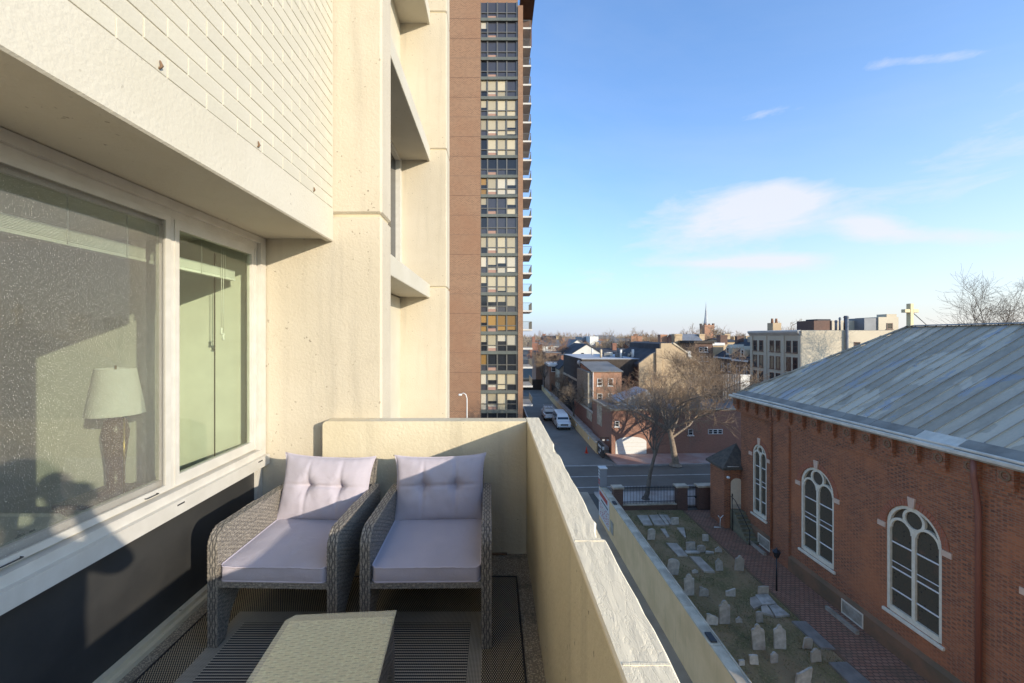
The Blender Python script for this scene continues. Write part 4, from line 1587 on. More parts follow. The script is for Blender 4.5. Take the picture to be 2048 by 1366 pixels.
# lamp post in front of the tower
lx0, lz0 = at(934, 787, 40.0)
sl = thing('street_lamp', 'white curved street lamp in front of the brick tower', 'street lamp', (lx0, 40.0, 0))
MB().tube([(lx0, 40, 0), (lx0, 40, lz0 - 0.5), (lx0 - 0.12, 40, lz0 - 0.1), (lx0 - 0.35, 40, lz0 + 0.05), (lx0 - 0.55, 40, lz0 - 0.05)], [0.08, 0.05, 0.045, 0.04, 0.04], 10).build('pole', M['trim'], sl)
MB().bbox(lx0 - 0.85, lx0 - 0.5, 39.88, 40.12, lz0 - 0.22, lz0 - 0.03, 0.05).build('lamp_head', M['trim'], sl)

# ------------------------------------------------------------------ graveyard wall, posters
wallt = thing('boundary_wall', 'long tan stucco boundary wall with stained grey coping along the graveyard', 'wall', (7.9, 15, 0))
MB().box(7.70, 8.06, -6, 29.6, 0.005, 2.44).build('wall', M['wallcream'], wallt)
y = -6.0
crng = random.Random(5)
while y < 29.6:
    ln = crng.uniform(1.5, 2.1)
    y1 = min(29.65, y + ln)
    MB().bbox(7.66 + crng.uniform(-.01, .01), 8.10, y + 0.01, y1, 2.44, 2.52 + crng.uniform(-.008, .008), 0.012).build('coping_stone', M['coping'], wallt)
    y = y1
MB().tube([(8.09, -6, 2.53), (8.09, 29.6, 2.53)], 0.03, 6).build('conduit', M['coping'], wallt)
for y in (14.3, 26.0):
    MB().bbox(7.72, 7.95, y, y + 0.45, 2.53, 2.60, 0.01).build('dark_clamp', M['signblack'], wallt)
sg = thing('wall_poster', 'large pale poster with red print at the street end of the tan wall', 'poster', (7.68, 28.4, 0.4))
MB().box(7.675, 7.698, 26.9, 29.55, 0.35, 2.35).build('board', M['signwhite'], sg)
MB().box(7.668, 7.6745, 27.3, 29.4, 1.90, 2.22).build('red_print', M['red'], sg)
MB().box(7.668, 7.6745, 27.2, 28.9, 1.62, 1.72).build('black_print', M['signblack'], sg)
prng = random.Random(9)
for r_ in range(6):
    y = 27.05
    while y < 29.3:
        w = prng.uniform(0.08, 0.3)
        MB().box(7.670, 7.6745, y, y + w, 0.55 + r_ * 0.16, 0.55 + r_ * 0.16 + 0.07).build('small_print', M['red'] if prng.random() < .5 else M['stone'], sg)
        y += w + prng.uniform(0.08, 0.25)
so = MB().box(7.67, 7.698, 26.0, 26.6, 0.5, 1.3).build('notice_board', M['weathered'])
tag(so, 'small brown notice panel on the tan wall beside the pale poster', 'sign')
ls = thing('lightbox_sign', 'narrow upright sign box on top of the tan wall end', 'sign', (7.85, 29.3, 2.5))
MB().bbox(7.62, 8.12, 29.0, 29.5, 2.53, 3.85, 0.02).build('sign_case', M['metalscreen'], ls)
for k in range(5):
    MB().box(7.612, 7.619, 29.05, 29.45, 2.7 + k * 0.22, 2.82 + k * 0.22).build('print_line', M['red'] if k < 2 else M['signwhite'], ls)
MB().bbox(7.58, 8.16, 28.96, 29.54, 3.85, 3.92, 0.01).build('sign_cap', M['signwhite'], ls)

# ------------------------------------------------------------------ headstones and slabs
GZ = 0.06


def stone_profile(kind, w, h, r_):
    hw = w / 2
    if kind == 'arch':
        return [(-hw, 0), (hw, 0)] + [(hw * cos(a), h - hw * 0.55 + hw * 0.55 * sin(a)) for a in [pi * i / 10 for i in range(11)]]
    if kind == 'shoulder':
        s_ = h * 0.80
        return [(-hw, 0), (hw, 0), (hw, s_), (hw * 0.72, s_ + 0.02)] + [(hw * 0.62 * cos(a), s_ + 0.015 + (h - s_) * sin(a)) for a in [pi * i / 8 for i in range(9)]] + [(-hw * 0.72, s_ + 0.02), (-hw, s_)]
    if kind == 'ogee':
        s_ = h * 0.76
        return [(-hw, 0), (hw, 0), (hw, s_), (hw * 0.8, s_ + 0.05 * h), (hw * 0.5, s_ + 0.07 * h), (hw * 0.3, h * 0.96), (0, h), (-hw * 0.3, h * 0.96), (-hw * 0.5, s_ + 0.07 * h), (-hw * 0.8, s_ + 0.05 * h), (-hw, s_)]
    if kind == 'broken':
        return [(-hw, 0), (hw, 0), (hw, h * 0.72), (hw * 0.5, h * 0.84), (hw * 0.1, h * 0.86), (-hw * 0.5, h), (-hw, h * 0.97)]
    if kind == 'brokenr':
        return [(-hw, 0), (hw, 0), (hw, h), (hw * 0.6, h * 0.95), (0, h * 0.8), (-hw * 0.6, h * 0.66), (-hw, h * 0.62)]
    if kind == 'point':
        return [(-hw, 0), (hw, 0), (hw * 0.95, h * 0.6), (hw * 0.3, h * 0.9), (0, h), (-hw * 0.5, h * 0.72), (-hw, h * 0.55)]
    return [(-hw, 0), (hw, 0), (hw, h * 0.97), (0, h), (-hw, h * 0.96)]


stones = [
    # (u, v base, width px, height px, kind, tilt, label)
    (1350, 1049, 15, 13, 'flat', 0, 'squat grey block headstone behind the row of flat slabs near the fence'),
    (1302, 1079, 15, 21, 'arch', 2, 'round-topped pale headstone near the tan wall at the street end'),
    (1411, 1082, 11, 12, 'flat', 0, 'tiny low headstone at the path edge near the church steps'),
    (1382, 1101, 18, 16, 'flat', -3, 'square headstone on a wide plinth in the far half of the graveyard'),
    (1402, 1104, 18, 13, 'arch', 3, 'low rounded headstone right beside the square one on a plinth'),
    (1437, 1104, 13, 10, 'point', 0, 'small pointed stump at the brick path edge in the far half'),
    (1344, 1149, 22, 30, 'arch', 8, 'leaning round-shouldered headstone against the tan wall'),
    (1439, 1141, 14, 22, 'ogee', -3, 'small peaked headstone in the middle, right of a tilted slab'),
    (1478, 1141, 17, 29, 'ogee', 3, 'weathered brown-grey headstone beside the brick path, near the lamp post'),
    (1378, 1190, 20, 39, 'shoulder', 0, 'tall shouldered headstone close to the tan wall, mid graveyard'),
    (1407, 1192, 18, 17, 'broken', 3, 'low broken headstone right of the tall shouldered one'),
    (1461, 1192, 18, 15, 'brokenr', -2, 'broken slant-topped stump alone in the middle of the grass'),
    (1526, 1189, 21, 16, 'flat', 2, 'square brownish headstone at the head of the broken ledger'),
    (1449, 1247, 21, 45, 'shoulder', -2, 'tall slim white headstone with rounded crown, centre of graveyard'),
    (1424, 1249, 22, 19, 'broken', 3, 'low broken white headstone beside the tall slim white one'),
    (1478, 1245, 12, 11, 'point', 0, 'tiny white triangular stump in the grass'),
    (1519, 1244, 12, 20, 'arch', -2, 'small narrow headstone just below the broken ledger'),
    (1518, 1299, 24, 50, 'ogee', -5, 'tallest leaning white headstone of the near pair'),
    (1560, 1297, 22, 44, 'ogee', 1, 'upright white headstone of the near pair, right one'),
    (1614, 1297, 17, 21, 'arch', 10, 'dark tilted rounded headstone touching the grey ledger slab'),
    (1508, 1328, 16, 17, 'flat', -4, 'small square white marker in the near grass, left'),
    (1548, 1325, 15, 19, 'shoulder', 2, 'small shouldered white marker in the near grass, right'),
    (1632, 1323, 21, 24, 'shoulder', -2, 'greyish shouldered headstone between the two dark ledgers'),
    (1483, 1330, 12, 9, 'flat', 0, 'low pale stub right behind the tan wall coping'),
    (1605, 1372, 29, 38, 'brokenr', 4, 'large weathered headstone cut by the bottom edge of the view'),
    (1390, 1146, 12, 7, 'point', 0, 'fallen stone fragment left of the tilted slab'),
]
for (u, v, wp, hp, kind, tilt, lab) in stones:
    x, Y = gnd(u, v, GZ)
    s_ = F / Y
    w, h = wp / s_, hp / s_ * 1.05
    m = MB().prism(stone_profile(kind, w, h + 0.02, None), 'y', -0.036, 0.036)
    hs = tag(m.build('headstone', M['grave'] if 'dark' not in lab and 'brown' not in lab else M['slab']), lab, 'headstone', 'headstones in the churchyard')
    hs.location = (x, Y, GZ - 0.01)
    hs.rotation_euler = (R(prng.uniform(-4, 4)), R(tilt), R(prng.uniform(-8, 8)))
sqx, sqy = gnd(1382, 1103, GZ)
tag(MB().bbox(sqx - 0.42, sqx + 0.42, sqy - 0.28, sqy - 0.05, GZ, GZ + 0.10, 0.015).build('plinth', M['grave']), 'wide pale plinth slab in front of the square headstone', 'plinth')

slabs = [
    ([(1274, 1030), (1295, 1030), (1305, 1049), (1287, 1049)], 'slab', 'leftmost grey ledger slab of the row by the fence'),
    ([(1298, 1030), (1316, 1029), (1332, 1050), (1309, 1049)], 'slab', 'widest cracked ledger slab of the row by the fence'),
    ([(1318, 1029), (1326, 1029), (1339, 1048), (1333, 1049)], 'slab', 'narrow ledger slab third in the row by the fence'),
    ([(1327, 1029), (1335, 1029), (1345, 1045), (1341, 1048)], 'slab', 'narrow ledger slab rightmost in the row by the fence'),
    ([(1321, 1057), (1330, 1057), (1339, 1073), (1333, 1073)], 'slab', 'thin slanted slab right of the round-topped headstone'),
    ([(1354, 1055), (1368, 1055), (1372, 1074), (1370, 1075)], 'slab', 'triangular slab fragment in the far grass'),
    ([(1332, 1085), (1354, 1086), (1376, 1111), (1356, 1111)], 'slab', 'large cracked pale ledger slab in the far half'),
    ([(1379, 1112), (1400, 1113), (1430, 1143), (1408, 1142)], 'slab', 'long grey ledger slab pointing at the small peaked headstone'),
    ([(1412, 1101), (1428, 1103), (1427, 1105), (1411, 1104)], 'grave', 'white flat strip beside the low rounded headstone'),
    ([(1583, 1241), (1612, 1242), (1671, 1297), (1642, 1294)], 'grave_dark', 'long dark ledger slab beside the brick path, upper one'),
    ([(1657, 1324), (1693, 1323), (1765, 1385), (1722, 1387)], 'grave_dark', 'dark ledger slab at the bottom edge beside the brick path'),
    ([(1511, 1189), (1536, 1188), (1553, 1207), (1525, 1209)], 'grave', 'upper half of the broken pale ledger by the lamp post'),
    ([(1538, 1211), (1553, 1208), (1580, 1229), (1552, 1232)], 'grave', 'lower half of the broken pale ledger by the lamp post'),
    ([(1500, 1195), (1511, 1192), (1526, 1208), (1508, 1217), (1500, 1207)], 'slab', 'dark rounded slab fragment left of the broken ledger'),
    ([(1522, 1212), (1534, 1210), (1548, 1231), (1524, 1224)], 'slab', 'slanted slab fragment under the broken ledger'),
]
for k, (q, mt, lab) in enumerate(slabs):
    p = [gnd(u, v, GZ + 0.1) for (u, v) in q]
    th = 0.09 + 0.006 * (k % 3)
    m = MB().prism(p, 'z', GZ - 0.005, GZ + th)
    tag(m.build('ledger_slab', M[mt]), lab, 'grave slab', 'flat slabs in the churchyard')

# dead leaves and tufts on the lawn
lrng = random.Random(21)
lt = MB()
for k in range(5200):
    x, y = lrng.uniform(8.2, 14.4), 30.6 - 26 * lrng.random() ** 1.3
    a, r_ = lrng.uniform(0, 6.3), lrng.uniform(0.02, 0.05)
    z = GZ + 0.004
    lt.add([(x + r_ * cos(a), y + r_ * sin(a), z), (x + r_ * 0.6 * cos(a + 2), y + r_ * 0.6 * sin(a + 2), z + 0.02), (x + r_ * cos(a + 3.6), y + r_ * cos(a + 3.6), z + 0.004)], [(0, 1, 2)])
lo = lt.build('leaf_litter', surf('dead_leaves', (0.27, 0.175, 0.10), (0.17, 0.11, 0.065), 6, 0.9, 0), None, 'stuff')
tag(lo, 'scattered brown dead leaves over the churchyard grass', 'leaves')
gt = MB()
for k in range(20000):
    x, y = lrng.uniform(8.15, 14.4), 30.8 - 26 * lrng.random() ** 1.2
    if mnoise.noise(Vector((x * 0.5, y * 0.5, 0))) < -0.05:
        continue
    a, h = lrng.uniform(0, 6.3), lrng.uniform(0.03, 0.10)
    dx_, dy_ = 0.014 * cos(a), 0.014 * sin(a)
    gt.add([(x - dx_, y - dy_, GZ - 0.002), (x + dx_, y + dy_, GZ - 0.002), (x + lrng.uniform(-.04, .04), y + lrng.uniform(-.04, .04), GZ + h)], [(0, 1, 2)])
go = gt.build('grass', surf('grass_blades', (0.14, 0.15, 0.05), (0.26, 0.20, 0.09), 1.5, 0.9, 0), None, 'stuff')
tag(go, 'thin winter grass growing between the headstones', 'grass')

# ------------------------------------------------------------------ church
church = thing('church', 'red brick church with tall arched windows and grey standing-seam metal roof', 'church', (24, 15, 0))
CX, EH, RX, RH, GY, NY = 17.0, 9.30, 25.0, 13.95, 28.0, 4.0
CX2, HY = 30.0, 24.1            # far wall, ridge end of the hip


def lancet(yc, hw, z0, zs, n=14):
    return [(yc - hw, z0), (yc + hw, z0)] + [(yc + hw * cos(a), zs + hw * sin(a)) for a in [pi * i / n for i in range(n + 1)]]


def wall_with_holes(x, outer, holes, depth, name, mat, parent):
    bm = bmesh.new()
    loops = [outer] + holes
    edges = []
    hl = []
    for lp_ in loops:
        vs_ = [bm.verts.new((x, p[0], p[1])) for p in lp_]
        hl.append(vs_)
        edges += [bm.edges.new((vs_[i], vs_[(i + 1) % len(vs_)])) for i in range(len(vs_))]
    bmesh.ops.triangle_fill(bm, use_beauty=True, use_dissolve=False, edges=edges)
    for vs_ in hl[1:]:
        bk_ = [bm.verts.new((x + depth, v.co.y, v.co.z)) for v in vs_]
        for i in range(len(vs_)):
            bm.faces.new((vs_[i], vs_[(i + 1) % len(vs_)], bk_[(i + 1) % len(vs_)], bk_[i]))
    m = MB()
    bm.verts.index_update()
    m.add([v.co[:] for v in bm.verts], [[v.index for v in f.verts] for f in bm.faces])
    bm.free()
    return m.build(name, mat, parent)


wins_main = [(21.15, 1.08), (16.3, 1.08), (11.5, 1.08), (6.9, 1.08)]
Z0, ZSP = 1.72, 5.42
uniq = []
for (yc, hw) in wins_main:
    q = lancet(yc, hw, Z0, ZSP)
    uniq.append(q)
wall_with_holes(CX, [(NY, 0.0), (23.0, 0.0), (23.0, 8.25), (NY, 8.25)], uniq, 0.22, 'wall', M['churchbrick'], church)
wf = [(26.05, 0.68)]
wall_with_holes(CX + 0.22, [(24.55, 0.0), (GY, 0.0), (GY, 8.25), (24.55, 8.25)], [lancet(26.05, 0.68, 1.75, 5.75)], 0.2, 'wall', M['churchbrick'], church)
MB().box(CX - 0.12, CX + 0.6, 23.0, 24.55, 0, 8.25).build('pilaster', M['churchbrick'], church)
MB().box(CX - 0.10, CX + 0.6, NY, GY + 0.05, 8.25, EH).build('frieze', M['churchbrick'], church)
MB().box(CX - 0.06, CX + 0.6, NY, 23.0, 8.05, 8.25).build('frieze_step', M['churchbrick'], church)
# gable end towards the street, near end closed off
MB().box(CX + 0.62, CX2, GY - 0.3, GY, 0, EH).build('end_wall', M['churchbrick'], church)
MB().box(CX + 0.62, CX2, NY, NY + 0.3, 0, EH).build('end_wall', M['churchbrick'], church)
MB().box(CX2 - 0.3, CX2, NY + 0.3, GY - 0.3, 0, EH).build('wall', M['churchbrick'], church)
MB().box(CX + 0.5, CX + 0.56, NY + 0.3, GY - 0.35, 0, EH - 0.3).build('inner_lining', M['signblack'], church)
# dirty base course
MB().prism([(CX - 0.16, 0.0), (CX - 0.16, 0.78), (CX - 0.002, 0.92), (CX - 0.002, 0.0)], 'y', NY, 22.99).build('base_course', M['churchbase'], church)
MB().prism([(CX + 0.06, 0.0), (CX + 0.06, 0.78), (CX + 0.218, 0.92), (CX + 0.218, 0.0)], 'y', 24.56, GY).build('base_course', M['churchbase'], church)
# corbels under the eave, each with a round recess
y = 5.0
while y < GY - 0.2:
    m = MB()
    m.box(CX - 0.30, CX - 0.102, y, y + 0.42, 8.62, 9.18)
    m.box(CX - 0.22, CX - 0.102, y + 0.04, y + 0.38, 8.45, 8.62)
    m.box(CX - 0.34, CX - 0.102, y - 0.03, y + 0.45, 9.18, 9.26)
    co = m.build('corbel', M['churchbrick'], church)
    ring_ = [(y + 0.21 + 0.12 * cos(2 * pi * i / 12), 8.92 + 0.15 * sin(2 * pi * i / 12)) for i in range(12)]
    MB().ribbon(ring_, 0.06, 0.035, 'x', CX - 0.335, True).build('roundel', M['churchbase'], co)
    y += 0.985


def church_window(x, yc, hw, z0, zs, stonework=True):
    fr = MB()
    n = 20
    outer = [(yc - hw + 0.06, z0 + 0.02)] + [(yc - (hw - 0.06) * cos(a), zs + (hw - 0.06) * sin(a)) for a in [pi * i / n for i in range(n + 1)]] + [(yc + hw - 0.06, z0 + 0.02)]
    fr.ribbon(outer, 0.13, 0.14, 'x', x + 0.03)
    fr.box(x + 0.03, x + 0.17, yc - hw + 0.12, yc + hw - 0.12, z0 + 0.0, z0 + 0.22)
    lw = (hw - 0.12) / 2
    zz = zs - lw * 0.25
    for s_ in (-1, 1):
        c = yc + s_ * (lw + 0.03)
        r_ = lw - 0.03
        fr.ribbon([(c - r_ * cos(a), zz + r_ * 1.05 * sin(a)) for a in [pi * i / n for i in range(n + 1)]], 0.10, 0.11, 'x', x + 0.05)
    fr.box(x + 0.042, x + 0.168, yc - 0.065, yc + 0.065, z0 + 0.22, zz + 0.25)
    rc = hw * 0.36
    zc = zs + hw - 0.14 - rc
    ring_ = [(yc + rc * cos(2 * pi * i / 24), zc + rc * sin(2 * pi * i / 24)) for i in range(24)]
    fr.ribbon(ring_, 0.10, 0.12, 'x', x + 0.045, True)
    fr.ribbon([(yc, zz + 0.2), (yc, zc - rc)], 0.10, 0.10, 'x', x + 0.055)
    w = fr.build('window', M['winframe'], church)
    for s_ in (-1, 1):
        c = yc + s_ * (lw + 0.03)
        r_ = lw - 0.05
        poly = [(c - r_, z0 + 0.22), (c + r_, z0 + 0.22)] + [(c + r_ * cos(a), zz + r_ * sin(a)) for a in [pi * i / 12 for i in range(13)]]
        MB().prism(poly, 'x', x + 0.13, x + 0.15).build('stained_pane', M['stained'], w)
        for f in (0.24, 0.47, 0.545, 0.80):
            zb_ = z0 + 0.22 + (zs - z0 - 0.1) * (1 - f)
            th = 0.022 if f != 0.47 else 0.012
            MB().box(x + 0.085, x + 0.125, c - r_, c + r_, zb_ - th, zb_ + th).build('bar', M['bar'], w)
    MB().prism([(yc + (rc - 0.03) * cos(2 * pi * i / 20), zc + (rc - 0.03) * sin(2 * pi * i / 20)) for i in range(20)], 'x', x + 0.115, x + 0.135).build('stained_pane', M['stained'], w)
    arch_ = [(yc + (hw - 0.12) * cos(a), zs + (hw - 0.12) * sin(a)) for a in [pi * i / 16 for i in range(17)]]
    MB().prism([(yc - hw + 0.12, zs - 0.25), (yc + hw - 0.12, zs - 0.25)] + arch_, 'x', x + 0.152, x + 0.17).build('stained_pane', M['stained'], w)
    MB().bbox(x - 0.10, x + 0.12, yc - hw - 0.12, yc + hw + 0.12, z0 - 0.14, z0 - 0.005, 0.02).build('sill', M['winframe'], w)
    if stonework:
        vo = MB()
        nv = 26
        for i in range(nv):
            a0, a1 = pi * (i + 0.06) / nv, pi * (i + 0.94) / nv
            if abs((a0 + a1) / 2 - pi / 2) < 0.09:
                continue
            q = [(yc + rr * cos(a), zs + rr * sin(a)) for rr, a in ((hw + 0.01, a0), (hw + 0.27, a0), (hw + 0.27, a1), (hw + 0.01, a1))]
            vo.prism(q, 'x', x - 0.025, x + 0.03)
        vo.build('arch_bricks', M['arch'], w, kind='stuff')
    MB().prism([(yc - 0.10, zs + hw - 0.02), (yc + 0.10, zs + hw - 0.02), (yc + 0.15, zs + hw + 0.40), (yc - 0.15, zs + hw + 0.40)], 'x', x - 0.06, x + 0.05).build('keystone', M['stone'], w)
    for s_ in (-1, 1):
        a, b = sorted((yc + s_ * (hw + 0.02), yc + s_ * (hw + 0.36)))
        MB().box(x - 0.05, x + 0.05, a, b, zs - 0.24, zs - 0.02).build('impost', M['stone'], w)


for (yc, hw) in wins_main[:3]:
    church_window(CX, yc, hw, Z0, ZSP)
church_window(CX + 0.22, 26.05, 0.68, 1.75, 5.75)
# basement windows in light wells
for (yc, xx) in [(18.85, CX), (13.9, CX), (25.35, CX + 0.22)]:
    w = MB()
    w.ribbon([(yc - 0.55, 0.12), (yc - 0.55, 0.74), (yc + 0.55, 0.74), (yc + 0.55, 0.12)], 0.07, 0.06, 'x', xx - 0.20, True)
    wo = w.build('basement_window', M['winframe'], church)
    MB().box(xx - 0.172, xx - 0.155, yc - 0.52, yc + 0.52, 0.15, 0.71).build('pane', M['weathered'], wo)
    m = MB().box(xx - 0.75, xx - 0.60, yc - 0.85, yc + 0.85, 0.05, 0.22)
    m.build('well_kerb', M['weathered'], wo)
# downspouts
m = MB()
m.tube([(CX - 0.30, 13.95, 9.2), (CX - 0.30, 13.95, 8.6), (CX - 0.16, 13.95, 7.6), (CX - 0.14, 13.95, 7.2), (CX - 0.14, 13.95, 0.9)], 0.085, 8)
m.build('downspout', M['downspout'], church)
MB().tube([(CX - 0.22, 24.35, 9.2), (CX - 0.22, 24.35, 8.4), (CX - 0.2, 24.35, 0.6)], 0.05, 8).build('downspout', M['churchbrick'], church)

# roof: standing-seam pans, each a piece of its own
roof = MB()
sl_ = (RH - EH) / (RX - CX)


def rz(x):
    return EH + 0.12 + sl_ * (x - CX)


GE = GY + 0.25
ez, tz_ = rz(CX) - 0.05, rz(RX) - 0.05
roof.add([(CX, NY, ez), (RX, NY, tz_), (CX2 + 0.2, NY, ez), (CX, GE, ez), (RX, HY, tz_), (CX2 + 0.2, GE, ez)],
         [(0, 1, 4, 3), (1, 2, 5, 4), (3, 4, 5), (0, 2, 1), (0, 3, 5, 2)])
roof = roof.build('roof', M['roofgrey'], church)
y = GY + 0.25
pr_ = random.Random(4)
while y > NY:
    w = 0.56
    xa, xb = CX + 0.42, min(RX, CX + (RX - CX) * (GE - y + w * 0.5) / (GE - HY))
    if xb - xa < 0.3:
        y -= w
        continue
    # the near eave line drifts a little like the real edge
    m = MB()
    e = pr_.uniform(-0.012, 0.012)
    prof = [(y - w + 0.012, 0.0), (y - 0.03, 0.0), (y - 0.024, 0.055), (y - 0.006, 0.055), (y, 0.0), (y, -0.05), (y - w + 0.012, -0.05)]
    vs = []
    for xx in (xa, xb):
        for (py, pz) in prof:
            vs.append((xx, py, rz(xx) + pz + e * 0.5))
    n = len(prof)
    fs = [list(range(n))[::-1], list(range(n, 2 * n))] + [(i, (i + 1) % n, (i + 1) % n + n, i + n) for i in range(n)]
    m.add(vs, fs)
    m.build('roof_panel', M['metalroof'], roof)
    y -= w
# eave: dark flashing pieces, white conduit, built-in gutter board
y = GY + 0.2
while y > NY:
    w = pr_.choice((1.0, 1.5, 2.0))
    m = MB()
    x0_, x1_ = CX - 0.18, CX + 0.415
    vs = [(x0_, y - w + 0.02, rz(x0_) + 0.01), (x1_, y - w + 0.02, rz(x1_) + 0.03), (x1_, y, rz(x1_) + 0.03), (x0_, y, rz(x0_) + 0.01)]
    vs += [(a, b, c - 0.04) for (a, b, c) in vs]
    m.add(vs, [(0, 1, 2, 3), (7, 6, 5, 4), (0, 4, 5, 1), (1, 5, 6, 2), (2, 6, 7, 3), (3, 7, 4, 0)])
    m.build('eave_flashing', M['flash'] if pr_.random() < 0.75 else M['gutter'], roof)
    y -= w
MB().prism([(CX - 0.46, EH - 0.03), (CX - 0.46, EH + 0.07), (CX - 0.40, EH + 0.10), (CX - 0.19, EH + 0.05), (CX - 0.10, EH + 0.02), (CX - 0.10, EH - 0.03)], 'y', NY, GY + 0.3).build('eave_board', M['gutter'], church)
MB().box(CX - 0.40, CX - 0.101, NY, GY + 0.25, EH - 0.10, EH - 0.031).build('eave_moulding', M['weathered'], church)
cp = []
for k in range(30):
    yy = GY - k * 0.8
    cp.append((CX - 0.33 + (0.12 if 3 < k < 8 else 0.0) * sin((k - 3) / 5 * pi), yy, EH + 0.17))
MB().tube(cp, 0.055, 8).build('eave_conduit', M['gutter'], church)
MB().prism([(RX - 0.2, rz(RX) + 0.02), (RX, rz(RX) + 0.09), (RX + 0.2, rz(RX) + 0.02)], 'y', NY, HY + 0.1).build('ridge_cap', M['flash'], roof)
hipc = MB().tube([(CX + 0.1, GE - 0.05, rz(CX + 0.1) + 0.03), (RX, HY, rz(RX) + 0.05)], 0.07, 6)
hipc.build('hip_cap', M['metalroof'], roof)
# cross at the gable
cr = MB()
cr.bbox(RX - 0.10, RX + 0.10, HY - 0.13, HY + 0.13, rz(RX) - 0.05, rz(RX) + 1.38, 0.015)
cr.bbox(RX - 0.42, RX - 0.101, HY - 0.12, HY + 0.12, rz(RX) + 0.84, rz(RX) + 1.04, 0.015)
cr.bbox(RX + 0.101, RX + 0.42, HY - 0.12, HY + 0.12, rz(RX) + 0.84, rz(RX) + 1.04, 0.015)
cr = cr.build('cross', M['cross'], church)
MB().tube([(RX + 0.1, HY, rz(RX) + 0.9), (RX + 1.35, HY - 0.3, rz(RX) - 0.5)], 0.02, 5).build('brace', M['iron'], cr)

# porch at the far corner with steps and arched door
PX0, PX1, PY0, PY1, PE = 16.1, 17.4, 28.05, 29.9, 4.3
porch = MB()
porch.box(PX0, PX1, PY0, PY1, 0, PE)
porch.box(PX0 - 0.05, PX0 + 0.35, PY0 - 0.06, PY0 - 0.001, 0, PE)
porch = porch.build('porch', M['churchbrick'], church)
m = MB()
ap_ = (17.5, 29.0, 5.75)
ev = [(PX0 - 0.25, PY0 - 0.25, PE), (PX1 + 0.3, PY0 - 0.25, PE), (PX1 + 0.3, PY1 + 0.2, PE), (PX0 - 0.25, PY1 + 0.2, PE)]
ev2 = [(a, b, c - 0.14) for a, b, c in ev]
m.add(ev + ev2 + [ap_], [(0, 1, 8), (1, 2, 8), (2, 3, 8), (3, 0, 8), (0, 4, 5, 1), (1, 5, 6, 2), (2, 6, 7, 3), (3, 7, 4, 0), (4, 7, 6, 5)])
m.build('porch_roof', M['shingle'], porch)
MB().tube([(PX0 + 0.1, PY0 - 0.2, PE + 0.10), (PX0 + 0.9, PY0 - 0.2, PE + 0.10)], 0.02, 5).build('snow_guard', M['gutter'], porch)
dz0 = 1.42
dpoly = [(PX0 + 0.42, dz0), (PX0 + 1.25, dz0), (PX0 + 1.25, dz0 + 1.75)] + [(PX0 + 0.835 + 0.415 * cos(a), dz0 + 1.75 + 0.36 * sin(a)) for a in [pi * i / 12 for i in range(1, 12)]] + [(PX0 + 0.42, dz0 + 1.75)]
door = MB().prism(dpoly, 'y', PY0 - 0.045, PY0 - 0.002).build('door', M['doorpaint'], porch)
MB().box(PX0 + 0.5, PX0 + 1.18, PY0 - 0.052, PY0 - 0.046, dz0 + 0.06, dz0 + 0.3).build('kick_plate', M['slab'], porch)
MB().box(PX0 + 0.48, PX0 + 0.53, PY0 - 0.09, PY0 - 0.046, dz0 + 0.85, dz0 + 1.05).build('door_handle', M['iron'], porch)
MB().lathe([(0.02, 0), (0.09, 0.03), (0.12, 0.1), (0.08, 0.17), (0.01, 0.19)], 10, (PX0 + 0.15, PY0 - 0.18, PE - 0.75)).build('wall_light', M['lens'], porch)
for k in range(8):
    zt_ = dz0 - 0.02 - k * 0.175
    y1_ = PY0 - 0.065 - (0.0 if k == 0 else 0.55 + (k - 1) * 0.235)
    y0_ = PY0 - 0.065 - 0.55 - k * 0.235
    MB().box(PX0 + 0.36 - 0.02 * k, PX1 + 0.0 + 0.045 * k if k < 4 else PX1 + 0.15, y0_, y1_, 0.05 if k == 0 else 0.05, zt_).build('step', M['steps'], porch)
hr = MB()
hx = PX0 + 0.30
hr.tube([(hx, PY0 - 0.2, dz0 + 0.95), (hx, PY0 - 0.75, dz0 + 0.85), (hx, PY0 - 2.3, 0.95)], 0.025, 6)
hr.tube([(hx, PY0 - 0.4, 0.05), (hx, PY0 - 0.4, dz0 + 0.92)], 0.025, 6)
hr.tube([(hx, PY0 - 2.3, 0.05), (hx, PY0 - 2.3, 0.95)], 0.025, 6)
hr.build('handrail', M['iron'], porch)

hall = thing('shade_hall', 'unseen flat-roofed brick hall with low wing, added beyond the church for its shade', 'building', (43, 21, 0))  # unseen hall, added and shaped to shade the street and garage wall
MB().box(38.0, 52, 25.6, 36, 0, 12.0).build('wall', M['churchbrick'], hall)
MB().box(37.8, 52.2, 25.5, 36.2, 12.0, 12.5).build('roof', M['roofdark'], hall)
MB().box(38.2, 52, 8, 25.49, 0, 8.0).build('low_wing', M['churchbrick'], hall)
MB().box(38.0, 52.2, 8, 25.49, 8.0, 8.3).build('low_wing_roof', M['roofdark'], hall)
# path lamp
plx, ply = gnd(1553, 1181, 0.05)
pl_ = thing('path_lamp', 'black lantern post standing on the brick path beside the church', 'lamp post', (plx, ply, 0.05))
MB().tube([(plx, ply, 0.05), (plx, ply, 1.8)], [0.045, 0.03], 8).build('post', M['iron'], pl_)
lm_ = MB()
lm_.lathe([(0.10, 1.80), (0.19, 2.08), (0.20, 2.10), (0.22, 2.11), (0.05, 2.25), (0.02, 2.32)], 6, (plx, ply, 0.0), False)
lm_.build('lantern', M['iron'], pl_)

# ------------------------------------------------------------------ churchyard fence and gate along the street
fence = thing('churchyard_fence', 'black iron railings on a low brick wall with capped brick piers along the street', 'fence', (13, 31.2, 0))
FY = 31.0
fx0, fx1 = 8.15, 13.85


def fr_(x, y=0.0):
    return srot(x, FY + y)


